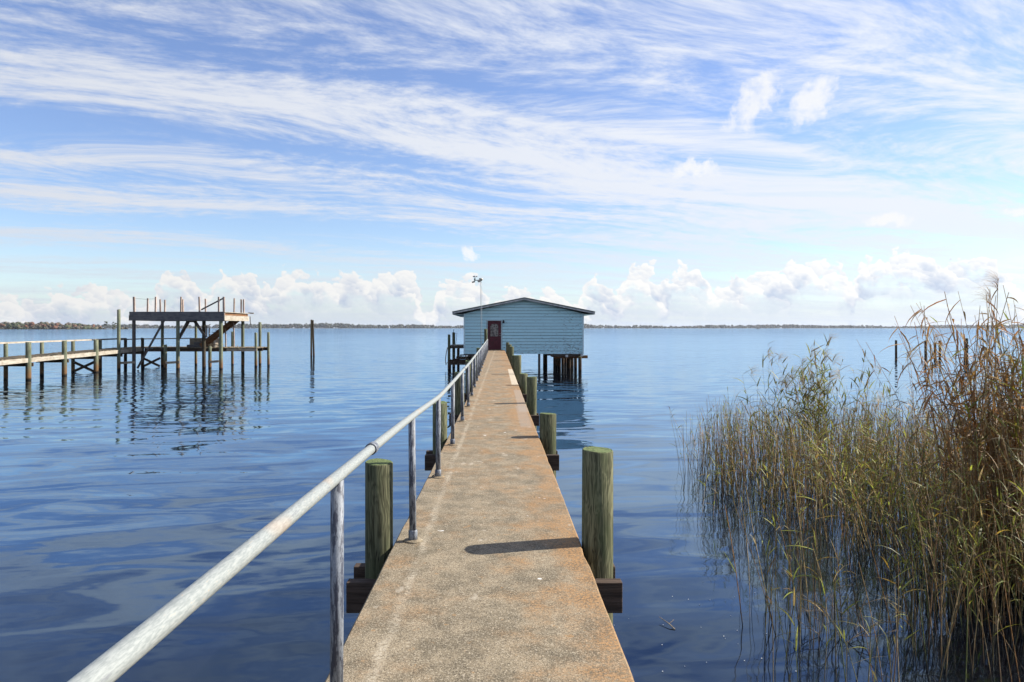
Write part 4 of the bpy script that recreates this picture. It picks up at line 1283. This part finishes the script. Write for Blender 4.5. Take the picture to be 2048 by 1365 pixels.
# storage box and steps on the pier head
bx = thing('dock_box', 'weathered plywood storage box on the pier head under the stairs', 'storage box', at(411, 54.2, hz))
MB().box(-1.05, 1.0, -0.45, 0.45, 0.02, 0.66).build('body', M['grey_box'], bx, bevel=0.01)
MB().box(-1.10, 1.05, -0.50, 0.50, 0.665, 0.72).build('lid', M['pale_x'], bx, bevel=0.008)
MB().box(-0.08, 0.08, -0.475, -0.452, 0.50, 0.62).build('hasp', M['metal'], bx)
MB().box(0.86, 0.985, -0.478, -0.452, 0.03, 0.655).build('corner_batten', M['white'], bx)
MB().box(-1.04, -0.92, -0.478, -0.452, 0.03, 0.655).build('corner_batten', M['pale_z'], bx)
stp = thing('step_block', 'low dark stepped timber block beside the storage box', 'steps', at(391, 53.2, hz))
MB().box(-0.55, 0.75, -0.3, 0.3, 0.02, 0.22).build('lower_step', M['dark_x'], stp, bevel=0.01)
MB().box(0.0, 0.75, -0.3, 0.3, 0.222, 0.42).build('upper_step', M['dark_x'], stp, bevel=0.01)
net = MB()
rg = random.Random(5)
for i in range(26):
    p = Vector((rg.uniform(-0.5, 0.5), rg.uniform(-0.15, 0.15), 0.02))
    pthn = [p + Vector((rg.uniform(-0.25, 0.25) * j, rg.uniform(-0.05, 0.05), 0.13 * j * (1 if j < 3 else 0.6))) for j in range(4)]
    net.tube(pthn, 0.009, 4)
nt_ = net.build('rope_tangle', M['rope'], None, at(430, 52.9, hz))
tag(nt_, 'pale tangle of old rope heaped in front of the storage box', 'rope')

# ================================================================== free-standing mooring piles
for (px, py, pt, r_, key, lab, lean) in (
        (622.6, 713, 640, 0.10, 'pile_dark', 'left of two tall dark mooring piles leaning together in open water', (0.004, 0)),
        (628.6, 713.4, 641, 0.095, 'pile_dark', 'right of two tall dark mooring piles leaning together in open water', (-0.028, 0)),
        (1792, 716, 681, 0.11, 'pile_dark', 'leftmost dark mooring pile far out, standing alone above the reeds', (0, 0)),
        (1850.7, 721, 682, 0.10, 'pile_dark', 'nearest and second from left of the dark mooring piles behind the reeds', (0, 0)),
        (1870, 714, 686, 0.12, 'pile_dark', 'shortest dark mooring pile behind the reeds, third from left', (0, 0)),
        (1879.5, 718, 682, 0.11, 'pile_dark', 'fourth from left dark mooring pile, close beside the short one', (0, 0)),
        (1932, 720, 677, 0.17, 'pile_dark', 'thick dark mooring pile half hidden by the brown reeds', (0, 0))):
    d = CAM_Z * F / (py - 656)
    x, yy, _ = at(px, d, 0)
    o = pile('mooring_pile', None, x, yy, at(px, d, py=pt)[2], r_, M[key], int(px), lean=lean, n=14)
    tag(o, lab, 'mooring pile', 'mooring piles in open water')


# ================================================================== reeds
class Reeds:
    """collects stems, leaf blades and plume hairs as numpy arrays"""

    def __init__(self, seed):
        self.rg = np.random.default_rng(seed)
        self.S, self.L, self.P = [], [], []

    def stem(self, base, h, lean, bend, r, tint):
        """N stems at once; returns a function giving points along them"""
        N = len(base)
        T = np.linspace(0, 1, 6)
        b3 = np.column_stack([base, np.full(N, -0.35)])
        def pt(idx, t):
            t = np.asarray(t)[..., None]
            hh = h[idx][..., None] + 0.35
            up = np.array([0, 0, 1.0]) * hh * t * (1 - 0.10 * np.abs(np.linalg.norm(bend[idx], axis=-1))[..., None] * t)
            ln = np.concatenate([lean[idx] * 1.0, np.zeros((*lean[idx].shape[:-1], 1))], -1) * hh * t
            bd = np.concatenate([bend[idx], np.zeros((*bend[idx].shape[:-1], 1))], -1) * hh * t ** 2.4
            return b3[idx] + up + ln + bd
        idx = np.arange(N)
        rings = np.stack([pt(idx, np.full(N, t)) for t in T], 1)            # N,6,3
        ang = np.array([0, 2.094, 4.189])
        off = np.stack([np.cos(ang), np.sin(ang), np.zeros(3)], -1)          # 3,3
        rad = r[:, None] * (1.0 - 0.55 * T)[None, :]
        V = rings[:, :, None, :] + off[None, None] * rad[:, :, None, None]
        V = V.reshape(N, -1, 3)
        f = []
        for i in range(len(T) - 1):
            for k in range(3):
                f.append((i * 3 + k, i * 3 + (k + 1) % 3, (i + 1) * 3 + (k + 1) % 3, (i + 1) * 3 + k))
        f = np.array(f)
        nv = V.shape[1]
        Fc = (f[None] + (np.arange(N) * nv)[:, None, None]).reshape(-1, 4)
        C = np.repeat(np.column_stack([tint, np.ones(N)])[:, None], nv, 1).reshape(-1, 4)
        self.S.append((V.reshape(-1, 3), Fc, C))
        return pt

    def blades(self, store, org, az, el0, droop, length, width, tint, segs=4):
        N = len(org)
        d = np.stack([np.cos(az), np.sin(az), np.zeros(N)], -1)
        sidev = np.stack([-np.sin(az), np.cos(az), np.zeros(N)], -1)
        tw = self.rg.uniform(-0.7, 0.7, N)
        sidev = sidev * np.cos(tw)[:, None] + np.array([0, 0, 1.0]) * np.sin(tw)[:, None]
        p = org.copy()
        V = []
        wprof = np.interp(np.linspace(0, 1, segs + 1), [0, 0.25, 0.6, 1], [0.6, 1.0, 0.75, 0.03])
        for i in range(segs + 1):
            V += [p - sidev * (width * wprof[i])[:, None] / 2, p + sidev * (width * wprof[i])[:, None] / 2]
            t = i / segs
            e = el0 - droop * t ** 1.2
            p = p + (d * np.cos(e)[:, None] + np.array([0, 0, 1.0]) * np.sin(e)[:, None]) * (length / segs)[:, None]
        V = np.stack(V, 1)
        f = np.array([(2 * i, 2 * i + 1, 2 * i + 3, 2 * i + 2) for i in range(segs)])
        nv = V.shape[1]
        Fc = (f[None] + (np.arange(N) * nv)[:, None, None]).reshape(-1, 4)
        C = np.repeat(np.column_stack([tint, np.ones(N)])[:, None], nv, 1).reshape(-1, 4)
        store.append((V.reshape(-1, 3), Fc, C))

    def out(self, store, name, mat, parent, smooth=False):
        if not store:
            return None
        o = 0
        Vs, Fs, Cs = [], [], []
        for V, Fc, C in store:
            Vs.append(V)
            Fs.append(Fc + o)
            Cs.append(C)
            o += len(V)
        ob = mesh_np(name, np.vstack(Vs), np.vstack(Fs), np.vstack(Cs), mat, parent, smooth)
        if parent is not None:
            ob['kind'] = 'stuff'
        return ob


def tints(rg, n, cols, probs, var=0.22):
    c = np.array(cols)[rg.choice(len(cols), n, p=np.array(probs) / np.sum(probs))]
    return c * rg.uniform(1 - var, 1 + var, (n, 1)) * rg.uniform(0.93, 1.07, (n, 3))


OLIVE, GREEN, BROWN, TAN, YGREEN, BRIGHT, RUST = (0.165, 0.132, 0.045), (0.110, 0.125, 0.032), (0.215, 0.128, 0.052), (0.46, 0.33, 0.16), (0.230, 0.250, 0.042), (0.34, 0.36, 0.050), (0.310, 0.150, 0.045)


def left_edge(y):
    return 2.35 + (y - 5.6) * 0.185


def bed_density(x, y, rg):
    e = x - left_edge(y)
    if e < 0:
        return 0.0
    far = min(1, max(0, (y - 9.4) / 2.4))
    right = min(1, max(0, (x - 4.0 - 0.10 * (y - 6)) / 1.0))
    d = 0.20 + 0.66 * far * min(1, e / 0.9) + 0.85 * right
    return min(1.0, d) * (1.0 if y < 15 else max(0, (17.5 - y) / 2.5))


bed = Reeds(31)
rg = bed.rg
# tussocks: stems rise in loose bunches
cent = []
while len(cent) < 640:
    x, y = rg.uniform(2.2, 13.5), rg.uniform(5.0, 17.4)
    if x > 0.80 * y + 1.2:
        continue
    if rg.random() < bed_density(x, y, rg):
        cent.append((x, y))
cent = np.array(cent)
N = 4300
ci = rg.integers(0, len(cent), N)
base = cent[ci] + rg.normal(0, 0.24, (N, 2))
keep = base[:, 0] > np.array([left_edge(y) for y in base[:, 1]]) - 0.12
base = base[keep]
N = len(base)
h = rg.uniform(0.75, 1.75, N) * np.where(rg.random(N) < 0.12, 1.18, 1.0)
h *= np.interp(base[:, 1], [5, 8, 12, 17], [1.02, 1.0, 0.98, 0.82])
nearL = np.clip((base[:, 0] - np.array([left_edge(y) for y in base[:, 1]])) / 0.8, 0, 1)
h *= 0.72 + 0.28 * nearL
cl = rg.normal(0, 0.07, (len(cent), 2))[ci[keep]] if False else rg.normal(0, 0.06, (N, 2))
lean = cl + rg.normal(0, 0.055, (N, 2)) + np.array([-0.03, 0.0])
broken = rg.random(N) < 0.05
broken &= nearL > 0.95
lean[broken] += rg.normal(0, 0.40, (broken.sum(), 2))
bend = rg.normal(0, 0.07, (N, 2))
tint = tints(rg, N, [OLIVE, GREEN, BROWN, TAN, RUST], [0.32, 0.15, 0.27, 0.17, 0.09], 0.45) * 0.80
pt = bed.stem(base, h, lean, bend, rg.uniform(0.0032, 0.0066, N), tint)
# short leaf blades near the tips of some stems
sel = rg.choice(N, int(N * 0.42), replace=False)
for rep in range(3):
    n = len(sel)
    t = rg.uniform(0.55, 1.0, n)
    bed.blades(bed.L, pt(sel, t), rg.uniform(0, 6.283, n), rg.uniform(0.4, 1.2, n), rg.uniform(0.2, 1.6, n), rg.uniform(0.08, 0.28, n), rg.uniform(0.005, 0.015, n),
               tints(rg, n, [OLIVE, GREEN, YGREEN, BROWN, TAN, BRIGHT], [0.14, 0.18, 0.26, 0.12, 0.14, 0.16]), 3)
# stems leafy along most of their length, scattered through the bed
lf = rg.choice(N, 520, replace=False)
for rep in range(8):
    n = len(lf)
    t = np.clip(0.42 + 0.07 * rep + rg.uniform(-0.04, 0.04, n), 0, 1)
    bed.blades(bed.L, pt(lf, t), rg.uniform(0, 6.283, n), rg.uniform(0.2, 1.1, n), rg.uniform(0.1, 1.3, n), rg.uniform(0.14, 0.34, n), rg.uniform(0.009, 0.018, n),
               tints(rg, n, [GREEN, YGREEN, BRIGHT, OLIVE, (0.42, 0.27, 0.05)], [0.10, 0.28, 0.20, 0.16, 0.26]), 4)
rb = thing('reed_bed', 'broad bed of thin olive and brown reeds standing in the water at right', 'reeds', (0, 0, 0))
rb['kind'] = 'stuff'
bed.out(bed.S, 'stems', M['stem'], rb)
bed.out(bed.L, 'leaves', M['leaf'], rb)


def clump(seed, label, x, y, n, spread, h0, h1, lean, leafn, leaf_l, leaf_w, stem_t, leaf_t, droop=(0.1, 1.1), plumes=0, t0=0.35, r=(0.0035, 0.006), bend_s=0.10, plume_t=TAN, el=(0.4, 1.15)):
    q = Reeds(seed)
    g_ = q.rg
    base = np.column_stack([x + g_.normal(0, spread, n), y + g_.normal(0, spread, n)])
    h = g_.uniform(h0, h1, n)
    ln = np.array(lean)[None] + g_.normal(0, 0.06, (n, 2))
    bd = g_.normal(0, bend_s, (n, 2)) + np.array(lean)[None] * 0.6
    pt = q.stem(base, h, ln, bd, g_.uniform(r[0], r[1], n), tints(g_, n, *stem_t))
    m = n * leafn
    si = np.repeat(np.arange(n), leafn)
    t = t0 + (1 - t0) * np.tile((np.arange(leafn) + 0.5) / leafn, n) + g_.uniform(-0.03, 0.03, m)
    t = np.clip(t, 0, 1)
    az = np.tile(np.arange(leafn) * 2.6, n) + np.repeat(g_.uniform(0, 6.28, n), leafn) + g_.normal(0, 0.5, m)
    q.blades(q.L, pt(si, t), az, g_.uniform(*el, m), g_.uniform(*droop, m), leaf_l * g_.uniform(0.55, 1.15, m) * (1.1 - 0.35 * t), leaf_w * g_.uniform(0.6, 1.2, m), tints(g_, m, *leaf_t))
    if plumes:
        pi = g_.choice(n, min(plumes, n), replace=False)
        pi = pi[np.argsort(-h[pi])]
        hairs = 46
        k = np.repeat(pi, hairs)
        nn = len(k)
        wind = g_.uniform(2.3, 3.6) if g_.random() < 0.5 else g_.uniform(-0.6, 0.6)
        org = pt(k, np.full(nn, 1.0)) - np.array([0, 0, 1.0]) * g_.uniform(0, 0.16, (nn, 1))
        q.blades(q.P, org, wind + g_.normal(0, 0.55, nn), g_.uniform(0.3, 1.35, nn), g_.uniform(0.9, 2.4, nn), g_.uniform(0.12, 0.30, nn), g_.uniform(0.002, 0.0050, nn), tints(g_, nn, [plume_t], [1.0]), 4)
    t_ = thing('reed_clump', label, 'reed clump', (0, 0, 0), 'leafy reed clumps in the reed bed')
    q.out(q.S, 'stems', M['stem'], t_)
    q.out(q.L, 'leaves', M['leaf'], t_)
    q.out(q.P, 'plumes', M['plume'], t_)
    return t_


gs_ = ([OLIVE, BROWN, TAN], [0.5, 0.35, 0.15])
gl_ = ([GREEN, OLIVE, YGREEN, BRIGHT, BROWN], [0.30, 0.28, 0.25, 0.08, 0.09])
yl_ = ([YGREEN, BRIGHT, GREEN, (0.42, 0.26, 0.04)], [0.4, 0.32, 0.2, 0.08])
dl_ = ([BROWN, RUST, TAN, (0.30, 0.18, 0.06)], [0.26, 0.32, 0.22, 0.20])
ds_ = ([BROWN, RUST, TAN], [0.5, 0.3, 0.2])
clump(1, 'tall dark green leafy reed clump topped with pale plumes, mid reed bed', 6.2, 13.3, 44, 0.20, 1.8, 2.9, (0.01, 0.0), 15, 0.36, 0.026, gs_, gl_, plumes=16, t0=0.50)
clump(2, 'slim leafy reed clump just left of the tall dark green one', 5.35, 13.2, 12, 0.16, 1.7, 2.5, (0.0, 0.0), 11, 0.42, 0.024, gs_, gl_, plumes=3, t0=0.5)
clump(3, 'sparse pale feathery reed clump right of the tall dark green one', 7.05, 13.2, 20, 0.32, 1.6, 2.4, (0.06, 0.0), 9, 0.40, 0.020, gs_, ([YGREEN, OLIVE, TAN, GREEN], [0.35, 0.25, 0.2, 0.2]), plumes=5, t0=0.5)
clump(4, 'small wispy clump at the leftmost edge of the reeds', 4.05, 13.2, 9, 0.22, 1.0, 1.75, (-0.12, 0.0), 5, 0.24, 0.012, gs_, gl_, plumes=1, t0=0.4)
clump(5, 'tall dry brown reed clump with hanging dead leaves at right', 6.35, 8.3, 115, 0.27, 2.5, 3.55, (-0.06, 0.02), 16, 0.50, 0.024, ds_, dl_, droop=(0.5, 1.3), t0=0.15, r=(0.005, 0.009), el=(-0.9, 0.2))
clump(6, 'single tallest reed with a brown plume rising against the sky', 5.72, 8.05, 3, 0.05, 3.40, 3.75, (0.0, 0.0), 5, 0.36, 0.018, ds_, dl_, droop=(0.3, 0.9), el=(-1.2, -0.4), plumes=2, t0=0.45, r=(0.006, 0.009), bend_s=0.02, plume_t=(0.30, 0.20, 0.12))
clump(7, 'bright green leafy reed clump at the right edge, upper part', 6.45, 8.0, 34, 0.26, 2.5, 3.4, (0.02, 0.0), 12, 0.46, 0.024, gs_, yl_, plumes=6, t0=0.45)
clump(8, 'low bright yellow green leafy clump in front of the brown reeds', 4.65, 7.25, 22, 0.22, 1.0, 1.75, (-0.06, 0.0), 9, 0.30, 0.016, gs_, yl_, t0=0.4)
clump(9, 'leaning tan reed clump with yellow green tips left of the brown reeds', 4.95, 8.9, 20, 0.26, 1.3, 2.0, (-0.18, 0.0), 8, 0.30, 0.016, ([TAN, OLIVE], [0.55, 0.45]), yl_, t0=0.5)
clump(10, 'thin dry reeds with drooping brown heads left of the tallest reed', 5.62, 8.5, 5, 0.07, 2.55, 3.05, (-0.05, 0.0), 7, 0.34, 0.020, ds_, dl_, droop=(0.3, 1.2), el=(-0.8, 0.5), plumes=2, t0=0.5)
clump(11, 'rust brown reed clump low at the right edge of the picture', 6.5, 7.7, 52, 0.36, 1.9, 3.0, (-0.03, 0.0), 12, 0.42, 0.018, ds_, dl_, droop=(0.4, 1.3), t0=0.15, el=(-0.9, 0.4))
clump(12, 'green reed clump at the lower right corner', 5.25, 6.35, 34, 0.26, 1.4, 2.2, (-0.04, 0.0), 9, 0.32, 0.015, ([OLIVE, GREEN, BROWN], [0.45, 0.3, 0.25]), ([YGREEN, GREEN, OLIVE, TAN], [0.35, 0.3, 0.25, 0.1]), t0=0.35)
clump(13, 'small green sprig on a bent stalk at the near left of the reeds', 4.15, 10.4, 5, 0.10, 0.6, 1.0, (-0.15, 0.0), 8, 0.20, 0.012, gs_, yl_, t0=0.6)
clump(14, 'olive leafy reeds at the far right behind the dry brown clump', 8.4, 11.2, 34, 0.45, 1.9, 2.8, (-0.02, 0.0), 10, 0.38, 0.018, gs_, gl_, plumes=6, t0=0.45)
clump(15, 'loose leafy reeds between the feathery clump and the dry brown reeds', 6.6, 10.6, 16, 0.40, 1.4, 2.15, (-0.06, 0.0), 8, 0.32, 0.015, gs_, gl_, plumes=2, t0=0.45)

clump(16, 'dense rust brown reeds in front of and below the tallest plume', 5.95, 7.85, 66, 0.24, 1.5, 2.6, (-0.04, 0.0), 14, 0.40, 0.022, ds_, dl_, droop=(0.4, 1.3), t0=0.15, el=(-0.9, 0.3), r=(0.004, 0.008))

# bleached dead branch among the front reeds
db = MB()
rg2 = random.Random(12)


def twig(p, d, L, r, depth):
    pth = [Vector(p)]
    d = Vector(d).normalized()
    for i in range(4):
        d = (d + Vector((rg2.uniform(-.35, .35), rg2.uniform(-.35, .35), rg2.uniform(-.3, .25)))).normalized()
        pth.append(pth[-1] + d * L / 4)
    db.tube(pth, [r, r * .85, r * .7, r * .55, r * .35], 5)
    if depth:
        for k in range(3):
            i = rg2.randint(1, 3)
            twig(pth[i], d + Vector((rg2.uniform(-1, 1), rg2.uniform(-1, 1), rg2.uniform(-.5, .6))), L * rg2.uniform(.45, .7), r * .6, depth - 1)


for k in range(4):
    twig((3.15 + 0.12 * k, 6.75 + rg2.uniform(-.2, .2), -0.12), (rg2.uniform(-0.7, 0.8), rg2.uniform(-.4, .4), 0.75), 0.55, 0.007, 2)
tag(db.build('dead_branch', M['twig']), 'bleached dead branch tangled low among the nearest reeds', 'branch')
fl = MB()
fl.tube([(1.78, 6.85, 0.005), (1.74, 6.92, 0.03), (1.67, 7.05, 0.045)], [0.006, 0.005, 0.003], 5)
fl.tube([(1.74, 6.92, 0.03), (1.80, 6.97, 0.05)], [0.004, 0.002], 5)
tag(fl.build('floating_twig', M['twig']), 'small twig floating on the open water left of the reeds', 'twig')
# white discs standing in for sun glints, and foam flecks, by the reeds
fk = MB()
for i in range(42):
    x, y = rg2.uniform(1.0, 3.4), rg2.uniform(5.7, 7.9)
    r_ = rg2.uniform(0.003, 0.006)
    n_ = 6
    vs = [(x + r_ * (1 + 0.3 * rg2.random()) * math.cos(a), y + r_ * (1 + 0.3 * rg2.random()) * math.sin(a), 0.004) for a in [6.283 * j / n_ for j in range(n_)]]
    fk.raw(vs + [(x, y, 0.009)], [(j, (j + 1) % n_, n_) for j in range(n_)])
fko = fk.build('glint_foam_flecks', M['foam'])
tag(fko, 'white discs for sun glints and foam flecks on the dark water beside the reeds', 'foam', kind='stuff')

# ================================================================== air
hb = MB()
hb.box(-7200, 7200, -80, 6700, -1.0, 44.0)
hm, hn = new_mat('moist air')
pv = hn.node('ShaderNodeVolumePrincipled', {'Color': (0.90, 0.94, 1.0), 'Density': 0.000042, 'Anisotropy': 0.2})
hn.node('ShaderNodeOutputMaterial', {'Volume': pv.outputs[0]})
ho = hb.build('haze', hm)
tag(ho, 'thin pale haze over the lake', kind='stuff')
